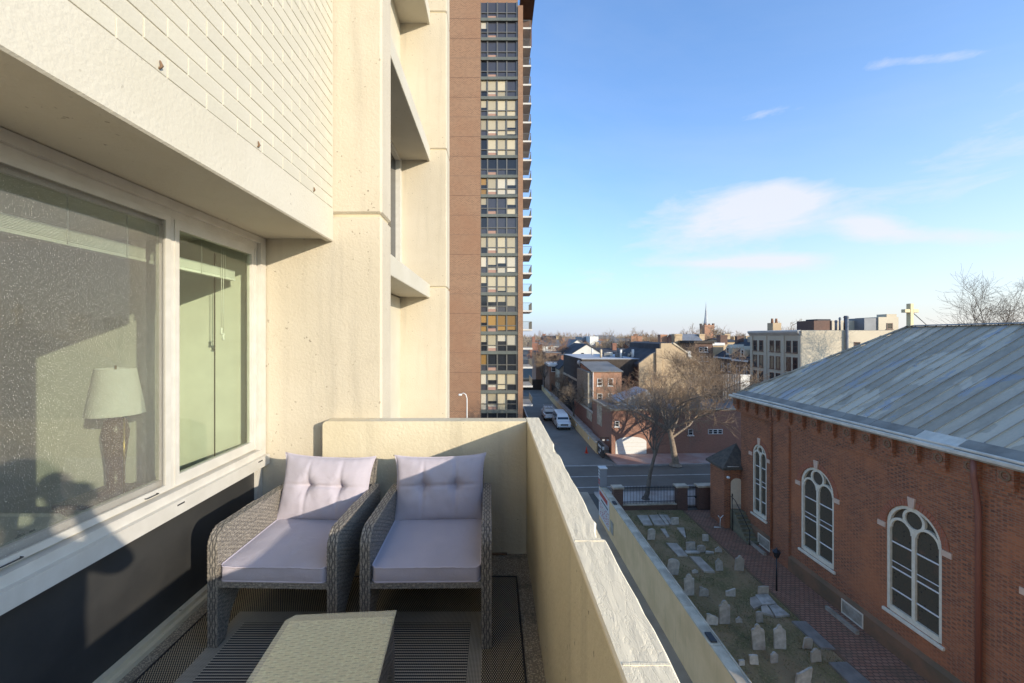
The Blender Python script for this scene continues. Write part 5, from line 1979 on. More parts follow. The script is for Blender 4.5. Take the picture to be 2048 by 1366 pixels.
def pier(x0, x1, h):
    m = MB()
    m.prism([fr_(x0, -.25), fr_(x1, -.25), fr_(x1, .25), fr_(x0, .25)], 'z', 0.0, h)
    p = m.build('pier', M['brick_brown'], fence)
    MB().prism([fr_(x0 - .08, -.33), fr_(x1 + .08, -.33), fr_(x1 + .08, .33), fr_(x0 - .08, .33)], 'z', h, h + 0.13).build('cap', M['coping'], p)


pier(8.75, 9.45, 1.75)
pier(13.75, 14.55, 1.75)
pier(15.45, 17.3, 1.75)
MB().prism([fr_(9.46, -.15), fr_(13.74, -.15), fr_(13.74, .15), fr_(9.46, .15)], 'z', 0.0, 0.42).build('base_wall', M['brick_brown'], fence)
MB().prism([fr_(9.46, -.2), fr_(13.74, -.2), fr_(13.74, .2), fr_(9.46, .2)], 'z', 0.42, 0.48).build('base_coping', M['coping'], fence)
x = 9.55
while x < 13.72:
    p = fr_(x)
    MB().box(p[0] - 0.014, p[0] + 0.014, p[1] - 0.014, p[1] + 0.014, 0.48, 1.85).build('railing_bar', M['iron'], fence)
    x += 0.118
for z_ in (0.62, 1.70):
    MB().prism([fr_(9.46, -.02), fr_(13.74, -.02), fr_(13.74, .02), fr_(9.46, .02)], 'z', z_, z_ + 0.04).build('rail', M['iron'], fence)
gate_ = thing('iron_gate', 'narrow black iron gate between two brick piers', 'gate', (*fr_(15.0), 0.05))
for k in range(8):
    p = fr_(14.62 + k * 0.108)
    MB().box(p[0] - 0.014, p[0] + 0.014, p[1] - 0.014, p[1] + 0.014, 0.06, 1.80).build('bar', M['iron'], gate_)
for z_ in (0.12, 0.95, 1.62):
    MB().prism([fr_(14.58, -.02), fr_(15.42, -.02), fr_(15.42, .02), fr_(14.58, .02)], 'z', z_, z_ + 0.05).build('rail', M['iron'], gate_)
p = fr_(15.32)
MB().box(p[0] - 0.06, p[0] + 0.06, p[1] - 0.06, p[1] + 0.06, 0.85, 1.0).build('lock_box', M['iron'], gate_)
# bare shrub and little bench frame by the porch
sh = thing('planter_frame', 'white painted trestle frame leaning by the porch corner', 'trestle', (15.9, 28.2, 0.05))
MB().tube([(15.75, 28.0, 0.06), (15.78, 28.0, 0.75), (15.98, 28.0, 0.95)], 0.03, 5).build('upright', M['trim'], sh)
MB().tube([(15.78, 28.0, 0.72), (15.62, 28.0, 0.92)], 0.03, 5).build('arm', M['trim'], sh)
MB().tube([(15.35, 28.0, 0.12), (15.8, 28.0, 0.10)], 0.04, 5).build('foot', M['trim'], sh)
# ------------------------------------------------------------------ trees


def bare_tree(name, label, x, y, h, spread, seed, tr, counts=(7, 6, 5, 4), lean=(0, 0), group='bare winter trees', tw=None, minr=0.008, z0=0.0, fork=0.22, up=0.35, trunkmat=None, droop=0.0):
    rg = random.Random(seed)
    root = thing(name, label, 'tree', (x, y, z0), group)
    big, small = MB(), MB()
    big.rec = small.rec = False

    def limb(p, d, L, r0, r1, lv, nseg):
        pts, rad = [p.copy()], [r0]
        for i in range(nseg):
            f = (i + 1) / nseg
            wob = 0.16 if lv else 0.07
            d = (d + Vector((rg.gauss(0, wob), rg.gauss(0, wob), rg.gauss(0, wob) + (0.05 if lv < 3 else -droop)))).normalized()
            p = p + d * (L / nseg)
            pts.append(p.copy())
            rad.append(r0 + (r1 - r0) * f)
        tgt = big if lv <= 1 else small
        tgt.tube(pts, rad, 8 if lv == 0 else 5 if lv == 1 else 4 if lv == 2 else 3, cap=False)
        return pts, rad, d

    def grow(pts, rad, lv):
        if lv >= len(counts) + 1:
            return
        n = counts[lv - 1]
        tot = len(pts) - 1
        for k in range(n):
            f = (0.72 if lv == 1 else 0.25) + (0.28 if lv == 1 else 0.75) * (k + rg.random()) / n
            i = min(tot - 1, int(f * tot))
            ff = f * tot - i
            p = pts[i].lerp(pts[i + 1], ff)
            r_ = rad[i] + (rad[i + 1] - rad[i]) * ff
            d0 = (pts[i + 1] - pts[i]).normalized()
            if lv == 1:
                a = 2 * pi * (k + rg.uniform(-.25, .25)) / n
                out = spread / h * rg.uniform(0.55, 1.15)
                d = Vector((cos(a) * out, sin(a) * out, up + rg.uniform(0.1, 0.6)))
                L = (h * (1 - fork)) * rg.uniform(0.62, 0.85)
            else:
                q = Vector((rg.gauss(0, 1), rg.gauss(0, 1), rg.gauss(0, 1) + 0.25))
                q = (q - d0 * q.dot(d0)).normalized()
                an = rg.uniform(0.45, 0.95)
                d = d0 * cos(an) + q * sin(an)
                L = (0.50, 0.33, 0.25)[min(lv - 2, 2)] * h * 0.5 * rg.uniform(0.55, 1.1) * (1.15 - f * 0.5)
            ra = max(minr, r_ * (0.62 if lv > 1 else 0.55))
            a_, b_, _ = limb(p, d.normalized(), L, ra, max(minr * 0.8, ra * 0.35), lv, (6, 5, 4, 3)[min(lv - 1, 3)])
            grow(a_, b_, lv + 1)

    d = Vector((lean[0], lean[1], 1)).normalized()
    p0 = Vector((x, y, z0 - 0.05))
    big.tube([p0, p0 + Vector((0, 0, 0.25))], [tr * 1.9, tr * 1.15], 8, cap=False)
    pts, rad, _ = limb(p0, d, h * (fork + 0.25), tr * 1.1, tr * 0.55, 0, 6)
    grow(pts, rad, 1)
    big.build('trunk', trunkmat or M['bark'], root)
    small.build('crown', tw or M['twig'], root)
    return root


tx1, ty1 = gnd(1351, 930, 0.13)
bare_tree('bare_tree', 'large spreading bare tree on far pavement before the brick garage', tx1, ty1, 11.0, 10.5, 5, 0.36, (10, 10, 7, 5), group='bare winter trees', tw=M['twig'], minr=0.011, z0=0.13, fork=0.12, up=0.35, trunkmat=M['limb'])
tx2, ty2 = gnd(1291, 998, 0.13)
bare_tree('bare_tree', 'slim leaning bare tree on near pavement behind the iron railings', tx2, ty2, 7.6, 3.6, 14, 0.19, (6, 6, 5, 4), lean=(0.22, 0.05), tw=M['bark'], minr=0.009, z0=0.13, fork=0.33, up=0.5)
for (u, v, Y, h, sp, seed, tr, cn, lab, tw) in [
        (1400, 690, 54, 11.5, 8.0, 31, 0.28, (9, 8, 7, 6), 'bare tree between the garage and the tan gable wall', 'twig'),
        (1450, 745, 50, 9.6, 6.5, 32, 0.2, (7, 7, 5, 5), 'bare tree beside the corrugated roof screen', 'twig'),
        (1262, 760, 52, 8.2, 5.5, 33, 0.2, (7, 6, 6, 4), 'reddish bare tree against the orange brick house', 'twig_red'),
        (1150, 780, 62, 6.2, 6.0, 34, 0.16, (7, 7, 5, 4), 'dense bare shrub tree behind the alley wall', 'twig_grey'),
        (1128, 755, 78, 6.5, 6.0, 35, 0.18, (7, 6, 5, 4), 'dark bare tree at the middle of the alley wall', 'twig'),
        (1090, 725, 95, 9.5, 7.0, 36, 0.22, (7, 6, 5, 4), 'bare tree at the far end of the alley', 'twig'),
        (1985, 576, 48, 17.6, 2.4, 37, 0.22, (7, 8, 6, 5), 'tall bare tree rising behind the church roof', 'bark'),
        (1120, 675, 150, 13.5, 13, 38, 0.35, (8, 6, 5, 4), 'round bare tree on the skyline left of the white gable', 'twig'),
        (1236, 668, 125, 14.0, 11, 39, 0.35, (8, 6, 5, 4), 'bare tree on the skyline behind the flat roofs', 'twig'),
        (1392, 657, 205, 17.0, 15, 40, 0.5, (8, 6, 5, 4), 'bare tree left of the church spire', 'twig_grey'),
        (1432, 654, 212, 17.5, 13, 41, 0.5, (8, 6, 5, 4), 'bare tree right of the church spire', 'twig_grey'),
        (1290, 668, 170, 14.5, 9, 42, 0.4, (8, 6, 5, 4), 'dark tree on the skyline behind the brick chimneys', 'twig'),
        (1560, 655, 190, 17.5, 16, 43, 0.5, (8, 6, 5, 4), 'bare tree above the cornice of the cream corner building', 'twig'),
        (1620, 653, 180, 17.5, 14, 44, 0.5, (8, 6, 5, 4), 'bare tree left of the brown rooftop house', 'twig'),
        (1500, 662, 230, 16.0, 18, 45, 0.5, (8, 6, 5, 4), 'low bare tree on the horizon right of the spire', 'twig')]:
    x, _ = at(u, v, Y)
    bare_tree('bare_tree', lab, x, Y, h, sp, seed, tr, cn, tw=M[tw], minr=max(0.009, Y * 0.00021), fork=0.2, up=0.4)
mr = random.Random(55)
spots = sorted((mr.uniform(1075, 1500), mr.uniform(88, 190)) for _ in range(16))
ORD = 'first second third fourth fifth sixth seventh eighth ninth tenth eleventh twelfth thirteenth fourteenth fifteenth last'.split()
for k, (u, Y) in enumerate(spots):
    bare_tree('bare_tree', ORD[k] + ' bare tree from the left among the distant rooftops', (u - U0) / F * Y, Y, mr.uniform(9.5, 13.5), mr.uniform(7, 11), 200 + k, 0.28, (8, 6, 5, 4), group='bare trees among distant rooftops', tw=M[mr.choice(['twig', 'twig_red', 'twig_grey'])], minr=Y * 0.00022, fork=0.2, up=0.4)
# far woods on the horizon: one mass
wm = MB()
wm.rec = False
wr = random.Random(77)
for k in range(8500):
    Y = wr.uniform(320, 520)
    u = wr.uniform(1040, 1720)
    x = (u - U0) / F * Y
    top = 15.0 + 7.0 * mnoise.noise(Vector((x * 0.012, Y * 0.01, 3))) + wr.uniform(-2, 1.5)
    zb_ = wr.uniform(2.0, max(3, top - 3))
    p = Vector((x, Y, zb_))
    q = p + Vector((wr.uniform(-2, 2), wr.uniform(-2, 2), min(top, zb_ + wr.uniform(2, 5)) - zb_))
    wm.tube([p, (p + q) / 2 + Vector((wr.uniform(-.4, .4), 0, 0)), q], [0.35, 0.26, 0.05], 3, cap=False)
tag(wm.build('woodland', M['twig_grey'], None, 'stuff'), 'distant bare woodland along the horizon', 'woods')

# ------------------------------------------------------------------ garage building across the street
garage = thing('brick_garage', 'low brick garage building with white arched door on the far pavement', 'building', (13.2, 45.3, 0))
GX0, GX1, GY0, GY1, GH = 13.2, 33.0, 45.3, 53.0, 5.05
wl_ = MB()
wl_.box(GX0, GX1, GY0, GY1, 0.0, GH)
wl_.build('wall', M['brick_garage'], garage)
m = MB()
m.box(GX0 - 0.10, GX1, GY0 - 0.10, GY0 + 0.25, GH, GH + 0.14)
m.box(GX0 - 0.10, GX0 + 0.25, GY0 + 0.25, GY1, GH, GH + 0.14)
m.build('coping', M['coping'], garage)
MB().box(GX0 + 0.26, GX1, GY0 + 0.26, GY1, GH, GH + 0.06).build('flat_roof', M['roofgrey'], garage)
ax0, ax1 = GX0 + 0.45, GX0 + 4.0
am = (ax0 + ax1) / 2
ar = [(ax0, 0.14), (ax1, 0.14), (ax1, 1.45)] + [(am + (ax1 - ax0) / 2 * cos(a), 1.45 + 0.62 * sin(a)) for a in [pi * i / 16 for i in range(1, 16)]] + [(ax0, 1.45)]
gd = MB().prism(ar, 'y', GY0 - 0.03, GY0 - 0.002).build('garage_door', M['trim'], garage)
for k in range(3):
    MB().box(ax0 + 0.05, ax1 - 0.05, GY0 - 0.036, GY0 - 0.031, 0.55 + k * 0.42, 0.565 + k * 0.42).build('door_joint', M['coping'], garage)


def hwin(parent, face, c, z, w, h, fixed, fm=None, pm=None, sill=True, sash=True):
    """framed window standing proud of a wall facing -y or -x"""
    fm = fm or M['trim']
    pm = pm or M['pane']
    m = MB()
    t = min(0.10, w * 0.11)
    if face == 'y':
        def bx(a, b, c0, c1, d0, d1):
            m.box(a, b, fixed - d0, fixed - d1, c0, c1)
    else:
        def bx(a, b, c0, c1, d0, d1):
            m.box(fixed - d0, fixed - d1, a, b, c0, c1)
    bx(c - w / 2, c - w / 2 + t, z, z + h, 0.07, 0.001)
    bx(c + w / 2 - t, c + w / 2, z, z + h, 0.07, 0.001)
    bx(c - w / 2 + t, c + w / 2 - t, z, z + t, 0.07, 0.001)
    bx(c - w / 2 + t, c + w / 2 - t, z + h - t, z + h, 0.07, 0.001)
    if sash:
        bx(c - w / 2 + t, c + w / 2 - t, z + h / 2 - t * 0.3, z + h / 2 + t * 0.3, 0.05, 0.001)
    if sill:
        bx(c - w / 2 - 0.1, c + w / 2 + 0.1, z - 0.1, z - 0.002, 0.13, 0.001)
    wo = m.build('window', fm, parent)
    m2 = MB()
    if face == 'y':
        m2.box(c - w / 2 + t, c + w / 2 - t, fixed - 0.03, fixed - 0.002, z + t, z + h - t)
    else:
        m2.box(fixed - 0.03, fixed - 0.002, c - w / 2 + t, c + w / 2 - t, z + t, z + h - t)
    m2.build('pane', pm, wo)
    return wo


hwin(garage, 'y', GX0 + 0.62, 3.25, 0.5, 0.6, GY0)
hwin(garage, 'y', GX0 + 9.1, 2.2, 0.55, 0.7, GY0)
for k in range(3):
    hwin(garage, 'y', GX0 + 11.4 + k * 0.56, 2.3, 0.54, 0.55, GY0, sill=False)
hwin(garage, 'y', GX0 + 16.0, 2.25, 0.5, 0.55, GY0)
MB().box(GX0 - 0.03, GX0 - 0.001, GY0 + 3.6, GY0 + 5.6, 2.4, GH - 0.1).build('grey_panel', M['coping'], garage)
# roof lantern and plant room
m = MB()
m.prism([(GX0 + 1.6, GH + 0.06), (GX0 + 7.5, GH + 0.06), (GX0 + 7.5, GH + 0.3), (GX0 + 5.5, GH + 1.75), (GX0 + 1.6, GH + 0.3)], 'y', GY0 + 3.2, GY0 + 6.8)
m.build('roof_lantern', M['metalscreen'], garage)
m = MB()
vs = [(GX0 + 1.5, GY0 + 3.1, GH + 0.40), (GX0 + 5.5, GY0 + 3.1, GH + 1.88), (GX0 + 5.5, GY0 + 6.9, GH + 1.88), (GX0 + 1.5, GY0 + 6.9, GH + 0.40)]
vs += [(a, b, c - 0.08) for a, b, c in vs]
m.add(vs, [(0, 1, 2, 3), (7, 6, 5, 4), (0, 4, 5, 1), (1, 5, 6, 2), (2, 6, 7, 3), (3, 7, 4, 0)])
m.build('lantern_roof', M['roofpale'], garage)
MB().box(GX0 + 10, GX0 + 12, GY0 + 3, GY0 + 5, GH + 0.06, GH + 1.0).build('roof_unit', M['roofgrey'], garage)
garage.rotation_euler.z = R(2.0)

# corrugated screen on the roof behind
cs = thing('roof_screen', 'grey corrugated metal screen enclosure behind the trees by the church eave', 'screen', (31, 52, 0))
xa, za = at(1446, 748, 56)
xb, zb2 = at(1480, 751, 56)
m = MB()
n = 14
zz = []
for i in range(n + 1):
    zz.append((xa + (xb - xa) * i / n, 56.0 + (0.06 if i % 2 else -0.06)))
poly = zz + [(b, a + 0.12) for b, a in reversed(zz)]
m.prism(poly, 'z', 0.0, za)
m.build('corrugated_sheet', M['metalscreen'], cs)
for k in range(4):
    xs0 = xb + 0.1 + k * 0.32
    MB().box(xs0, xs0 + 0.29, 55.98, 56.05, 0.0, za - 0.25 - k * 0.02).build('white_panel', M['trim'], cs)
MB().box(xb + 0.02, xb + 1.4, 55.9, 56.1, za - 0.25, za - 0.1).build('top_rail', M['trim'], cs)

# ------------------------------------------------------------------ alley walls, gate, cone
aw = thing('alley_wall', 'low tan retaining wall along the alley with concrete top', 'wall', (11.6, 70, 0))
MB().box(11.65, 11.95, 46.0, 100, 0.0, 1.15).build('wall', M['wallcream'], aw)
y = 46.0
while y < 100:
    MB().box(11.60, 12.0, y + 0.02, min(100, y + 3.0), 1.15, 1.25).build('coping_stone', M['coping'], aw)
    y += 3.0
sheet('side_walk', rect(12.0, 13.1, 46.0, 100), 0.7, M['nearwalk'], thick=0.7)
bw_ = thing('garden_wall', 'tall red brick garden wall beside the alley walkway', 'wall', (13.15, 60, 0))
MB().box(13.1, 13.4, 53.2, 66, 0.0, 3.0).build('wall', M['brick_red'], bw_)
MB().box(13.05, 13.45, 53.2, 66, 3.0, 3.12).build('wall_coping', M['coping'], bw_)
MB().box(13.06, 13.098, 54.0, 57.0, 1.9, 2.95).build('grey_panel', M['coping'], bw_)
df = thing('iron_alley_fence', 'dark iron fence at the back of the alley walkway', 'fence', (12.9, 80, 0.7))
y = 66.2
while y < 96:
    MB().box(13.0, 13.04, y, y + 0.10, 0.7, 2.6).build('fence_bar', M['iron'], df)
    y += 0.42
MB().box(12.99, 13.05, 66.2, 96, 2.5, 2.58).build('rail', M['iron'], df)
eg = thing('parking_gate', 'dark sign-covered gate barrier at the mouth of the alley wall', 'gate', (11.8, 45, 0))
MB().bbox(11.75, 12.0, 43.9, 45.9, 0.1, 1.5, 0.02).build('barrier', M['wood_dark'], eg)
for (a, b, z0_, z1_, mt) in [(44.2, 45.5, 1.05, 1.30, 'signwhite'), (44.4, 44.8, 0.6, 0.85, 'signwhite'), (44.9, 45.3, 0.3, 0.5, 'signwhite')]:
    MB().box(11.735, 11.749, a, b, z0_, z1_).build('notice', M[mt], eg)
MB().box(11.78, 11.98, 43.88, 43.898, 1.0, 1.35).build('notice', M['signwhite'], eg)
pg = thing('pedestrian_gate', 'dark iron pedestrian gate with two small signs beside the garage', 'gate', (12.6, 45.8, 0))
for k in range(9):
    MB().box(12.05 + k * 0.125, 12.08 + k * 0.125, 45.85, 45.88, 0.13, 1.9).build('bar', M['iron'], pg)
for z_ in (0.3, 1.8):
    MB().box(12.03, 13.1, 45.84, 45.89, z_, z_ + 0.05).build('rail', M['iron'], pg)
for x in (12.3, 12.8):
    MB().box(x, x + 0.25, 45.80, 45.83, 1.5, 1.68).build('notice', M['signwhite'], pg)
cx, cy = gnd(1173, 906)
cn = thing('traffic_cone', 'orange traffic cone at the foot of the alley wall', 'cone', (cx, cy, 0.01))
MB().box(cx - 0.18, cx + 0.18, cy - 0.18, cy + 0.18, 0.012, 0.05).build('base', M['orange'], cn)
MB().lathe([(0.14, 0.05), (0.03, 0.72), (0.02, 0.73)], 12, (cx, cy, 0)).build('body', M['orange'], cn)
# small lights on alley wall
for y in (49.5, 57.0):
    tag(MB().bbox(11.55, 11.648, y, y + 0.2, 0.7, 1.0, 0.015).build('wall_light', M['lens']), 'small pale wall light on the tan alley wall, %s one' % ('nearer' if y < 50 else 'farther'), 'light', 'alley wall lights')
# left kerb rail by the tower
tr_ = thing('tower_driveway_wall', 'low concrete kerb wall at the foot of the tower beside the alley', 'wall', (5.0, 60, 0))
MB().box(4.95, 5.15, 50, 96, 0.0, 0.9).build('wall', M['concrete'], tr_)
eb = thing('alley_end_fence', 'dark wooden fence closing the far end of the alley', 'fence', (8.5, 100.5, 0))
for k in range(24):
    MB().box(5.2 + k * 0.28, 5.46 + k * 0.28, 100.4, 100.5, 0.0, 2.6).build('board', M['wood_dark'], eb)

# ------------------------------------------------------------------ vehicles


def wheel(parent, x, y, r_, w, nm='wheel'):
    t = MB()
    t.tube([(x - w / 2, y, r_), (x + w / 2, y, r_)], r_, 18)
    wo = t.build(nm, M['tyre'], parent)
    MB().tube([(x - w / 2 - 0.006, y, r_), (x + w / 2 + 0.006, y, r_)], r_ * 0.58, 14).build('rim', M['chrome'], wo)


van = thing('white_van', 'white passenger van parked beside the alley wall facing the street', 'van', (0, 0, 0))
m = MB()
# body: section lofted from nose (y=0) to tail
secs = [(0.0, 0.86, 0.42, 0.95, 0.80), (0.08, 0.94, 0.34, 1.05, 0.86), (0.75, 0.97, 0.32, 1.16, 0.90), (1.02, 0.98, 0.32, 1.22, 0.92), (1.75, 0.98, 0.32, 2.02, 0.74), (2.0, 0.98, 0.32, 2.10, 0.74), (5.2, 0.98, 0.32, 2.10, 0.74), (5.42, 0.95, 0.36, 2.0, 0.72)]
vs, fs = [], []
for (y, hw, zb_, zt_, ht) in secs:
    zm = min(1.18, zt_ - 0.08)
    vs += [(-hw, y, zb_), (-hw, y, zm), (-ht - 0.02, y, zt_ - 0.06), (-ht + 0.1, y, zt_), (ht - 0.1, y, zt_), (ht + 0.02, y, zt_ - 0.06), (hw, y, zm), (hw, y, zb_)]
for i in range(len(secs) - 1):
    for k in range(8):
        fs.append((i * 8 + k, i * 8 + (k + 1) % 8, (i + 1) * 8 + (k + 1) % 8, (i + 1) * 8 + k))
fs.append(list(range(8)))
fs.append(list(range(len(vs) - 8, len(vs)))[::-1])
m.add(vs, fs)
m.build('body', M['whitepaint'], van)
MB().add([(-0.80, 1.11, 1.335), (0.80, 1.11, 1.335), (0.68, 1.68, 1.925), (-0.68, 1.68, 1.925), (-0.80, 1.14, 1.335), (0.80, 1.14, 1.335), (0.68, 1.71, 1.925), (-0.68, 1.71, 1.925)], [(0, 1, 2, 3), (0, 4, 5, 1), (1, 5, 6, 2), (2, 6, 7, 3), (3, 7, 4, 0)]).build('windscreen', M['carglass'], van)
for s_ in (-1, 1):
    for (a, b) in [(1.75, 2.55), (2.7, 3.7), (3.85, 5.0)]:
        x0_, x1_ = s_ * 0.955, s_ * 0.80
        MB().add([(x0_, a, 1.28), (x0_, b, 1.28), (x1_, b, 1.92), (x1_, a, 1.92), (x0_ + s_ * 0.012, a, 1.28), (x0_ + s_ * 0.012, b, 1.28), (x1_ + s_ * 0.012, b, 1.92), (x1_ + s_ * 0.012, a, 1.92)], [(4, 5, 6, 7), (0, 1, 5, 4), (1, 2, 6, 5), (2, 3, 7, 6), (3, 0, 4, 7)]).build('side_window', M['carglass'], van)
    MB().bbox(s_ * 0.72 - 0.13, s_ * 0.72 + 0.13, -0.03, 0.05, 0.68, 0.88, 0.015).build('headlight', M['lens'], van)
    MB().bbox(min(s_ * 0.98, s_ * 1.2), max(s_ * 0.98, s_ * 1.2), 1.3, 1.42, 1.25, 1.5, 0.02).build('mirror', M['signblack'], van)
    for yy in (0.95, 4.35):
        wheel(van, s_ * 0.86, yy, 0.36, 0.24)
MB().bbox(-0.56, 0.56, -0.025, 0.05, 0.64, 0.92, 0.015).build('grille', M['chrome'], van)
for k in range(3):
    MB().box(-0.5, 0.5, -0.034, -0.026, 0.69 + k * 0.08, 0.72 + k * 0.08).build('grille_slot', M['signblack'], van)
MB().bbox(-0.95, 0.95, -0.12, 0.06, 0.36, 0.58, 0.03).build('bumper', M['chrome'], van)
vx, vy = gnd(1129, 861)
van.location = (vx, vy, 0.01)

tk = thing('white_pickup', 'white pickup truck with roof rack parked behind the van', 'pickup truck', (0, 0, 0))
m = MB()
secs = [(0.0, 0.92, 0.62, 1.10, 0.86), (0.06, 0.95, 0.55, 1.14, 0.9), (1.95, 0.96, 0.5, 1.16, 0.92), (2.05, 0.96, 0.45, 1.55, 0.76), (2.2, 0.96, 0.45, 1.85, 0.70), (3.5, 0.96, 0.45, 1.85, 0.70), (4.0, 0.96, 0.45, 1.2, 0.86), (5.2, 0.95, 0.5, 1.08, 0.86), (5.35, 0.88, 0.55, 1.0, 0.8)]
vs, fs = [], []
for (y, hw, zb_, zt_, ht) in secs:
    zm = min(1.12, zt_ - 0.04)
    vs += [(-hw, y, zb_), (-hw, y, zm), (-ht - 0.02, y, zt_ - 0.03), (-ht + 0.08, y, zt_), (ht - 0.08, y, zt_), (ht + 0.02, y, zt_ - 0.03), (hw, y, zm), (hw, y, zb_)]
for i in range(len(secs) - 1):
    for k in range(8):
        fs.append((i * 8 + k, i * 8 + (k + 1) % 8, (i + 1) * 8 + (k + 1) % 8, (i + 1) * 8 + k))
fs.append(list(range(8)))
fs.append(list(range(len(vs) - 8, len(vs)))[::-1])
m.add(vs, fs)
m.build('body', M['whitepaint'], tk)
MB().box(-0.80, 0.80, 0.10, 1.9, 1.161, 1.17).build('cargo_bed', M['signblack'], tk)
MB().add([(-0.70, 2.02, 1.30), (0.70, 2.02, 1.30), (0.62, 2.13, 1.76), (-0.62, 2.13, 1.76), (-0.70, 2.1, 1.30), (0.70, 2.1, 1.30), (0.62, 2.2, 1.76), (-0.62, 2.2, 1.76)], [(0, 1, 2, 3), (0, 4, 5, 1), (1, 5, 6, 2), (2, 6, 7, 3), (3, 7, 4, 0)]).build('rear_window', M['carglass'], tk)
for s_ in (-1, 1):
    MB().bbox(s_ * 0.87 - 0.06, s_ * 0.87 + 0.06, -0.03, 0.05, 0.75, 1.08, 0.01).build('tail_light', M['red'], tk)
    for yy in (1.1, 4.3):
        wheel(tk, s_ * 0.84, yy, 0.38, 0.24)
MB().bbox(-0.93, 0.93, -0.14, 0.03, 0.48, 0.66, 0.03).build('bumper', M['chrome'], tk)
rk = MB()
for yy in (0.15, 1.9, 3.6):
    rk.tube([(-0.75, yy, 1.12), (-0.75, yy, 1.98), (0.75, yy, 1.98), (0.75, yy, 1.12)], 0.025, 5)
for xx in (-0.7, 0.7):
    rk.tube([(xx, 0.1, 2.0), (xx, 4.0, 2.0)], 0.025, 5)
rk.build('ladder_rack', M['trim'], tk)
for k, (xx, a, b) in enumerate([(-0.3, 0.2, 3.5), (0.15, 0.5, 3.9)]):
    MB().tube([(xx, a, 2.03), (xx + 0.1, b, 2.05)], 0.03, 5).build('carried_pipe', M['weathered'], tk)
kx, ky = gnd(1101, 843)
tk.location = (kx, ky, 0.01)
tk.rotation_euler.z = R(-1)

# ------------------------------------------------------------------ houses of the town


def house(name, label, x0, x1, y0, y1, h, wm_, rm, roof='flat', rh=0.0, chim=(), wins=(), group=None, cat='house', over=0.2, cornice=None, fm=None, pm=None):
    hs = thing(name, label, cat, ((x0 + x1) / 2, (y0 + y1) / 2, 0), group)
    m = MB()
    xm, ym = (x0 + x1) / 2, (y0 + y1) / 2
    if roof == 'gable_y':
        m.prism([(x0, 0), (x1, 0), (x1, h), (xm, h + rh), (x0, h)], 'y', y0, y1)
    elif roof == 'gable_x':
        m.prism([(y0, 0), (y1, 0), (y1, h), (ym, h + rh), (y0, h)], 'x', x0, x1)
    elif roof == 'shed':
        m.prism([(y0, 0), (y1, 0), (y1, h + rh), (y0, h)], 'x', x0, x1)
    else:
        m.box(x0, x1, y0, y1, 0, h)
    m.build('wall', wm_, hs)
    r_ = MB()
    t = 0.14
    if roof == 'gable_y':
        k = rh / (xm - x0)
        o = over
        r_.prism([(x0 - o, h - k * o + 0.003), (xm, h + rh + 0.003), (x1 + o, h - k * o + 0.003), (x1 + o, h - k * o + t), (xm, h + rh + t + 0.03), (x0 - o, h - k * o + t)], 'y', y0 - over, y1 + over)
    elif roof == 'gable_x':
        k = rh / (ym - y0)
        o = over
        r_.prism([(y0 - o, h - k * o + 0.003), (ym, h + rh + 0.003), (y1 + o, h - k * o + 0.003), (y1 + o, h - k * o + t), (ym, h + rh + t + 0.03), (y0 - o, h - k * o + t)], 'x', x0 - over, x1 + over)
    elif roof == 'shed':
        r_.prism([(y0 - over, h + 0.003), (y1, h + rh + 0.003), (y1, h + rh + t), (y0 - over, h + t)], 'x', x0 - over, x1 + over)
    else:
        r_.box(x0 + 0.15, x1 - 0.15, y0 + 0.15, y1 - 0.15, h + 0.002, h + 0.12)
    ro = r_.build('roof', rm, hs)
    if cornice:
        MB().bbox(x0 - 0.3, x1 + 0.3, y0 - 0.3, y1 + 0.05, h - 0.45, h + 0.14, 0.06).build('cornice', cornice, hs)
    for (cx_, cy_, cw_, ch_, cm_) in chim:
        c_ = MB().box(cx_ - cw_ / 2, cx_ + cw_ / 2, cy_ - cw_ / 2, cy_ + cw_ / 2, h - 0.3, ch_).build('chimney', cm_, ro)
        MB().box(cx_ - cw_ / 2 - 0.08, cx_ + cw_ / 2 + 0.08, cy_ - cw_ / 2 - 0.08, cy_ + cw_ / 2 + 0.08, ch_ - 0.35, ch_ - 0.15).build('chimney_band', cm_, ro)
    for w in wins:
        f, c, z, ww, hh = w[:5]
        hwin(hs, f, c, z, ww, hh, y0 if f == 'y' else x0, fm or (w[5] if len(w) > 5 else None), pm)
    return hs


# tan gable wall
tg = thing('tan_gable_house', 'house with bare tan stucco gable wall, chimney stack and dark roof', 'house', (28, 70, 0))
Yg = 64.0


def g(u, v):
    return at(u, v, Yg)


MB().prism([g(1278, 840), g(1278, 727), g(1303, 708), g(1322, 700), g(1322, 686.5), g(1346, 686.5), g(1374, 706), g(1403, 731), g(1403, 840)], 'y', Yg, Yg + 0.5).build('gable_wall', M['tan'], tg)
MB().prism([g(1311, 760), g(1311, 697), g(1322, 697), g(1322, 760)], 'y', Yg - 0.35, Yg - 0.002).build('chimney_breast', M['tan'], tg)
MB().prism([g(1375, 712), g(1375, 702), g(1381, 702), g(1381, 718)], 'y', Yg - 0.2, Yg + 0.8).build('parapet_block', M['trim'], tg)
lft = [g(1276, 729), g(1303, 709.5), g(1322, 699), g(1323, 688), g(1335, 685), g(1347, 688), g(1374, 707), g(1402, 732)]
low = [(x, z - 0.5) for x, z in reversed(lft)]
MB().prism(lft + low, 'y', Yg + 0.51, Yg + 15).build('roof', M['roofdark'], tg)
MB().prism([g(1279, 840), g(1279, 735), g(1402, 735), g(1402, 840)], 'y', Yg + 0.51, Yg + 15).build('wall', M['brick_brown'], tg)
for (u0, u1, v) in [(1346.5, 1374, 0)]:
    pass
cop = MB()
cop.ribbon([g(1346, 685.8), g(1374, 705.2), g(1404, 731)], 0.22, 0.8, 'y', Yg - 0.15)
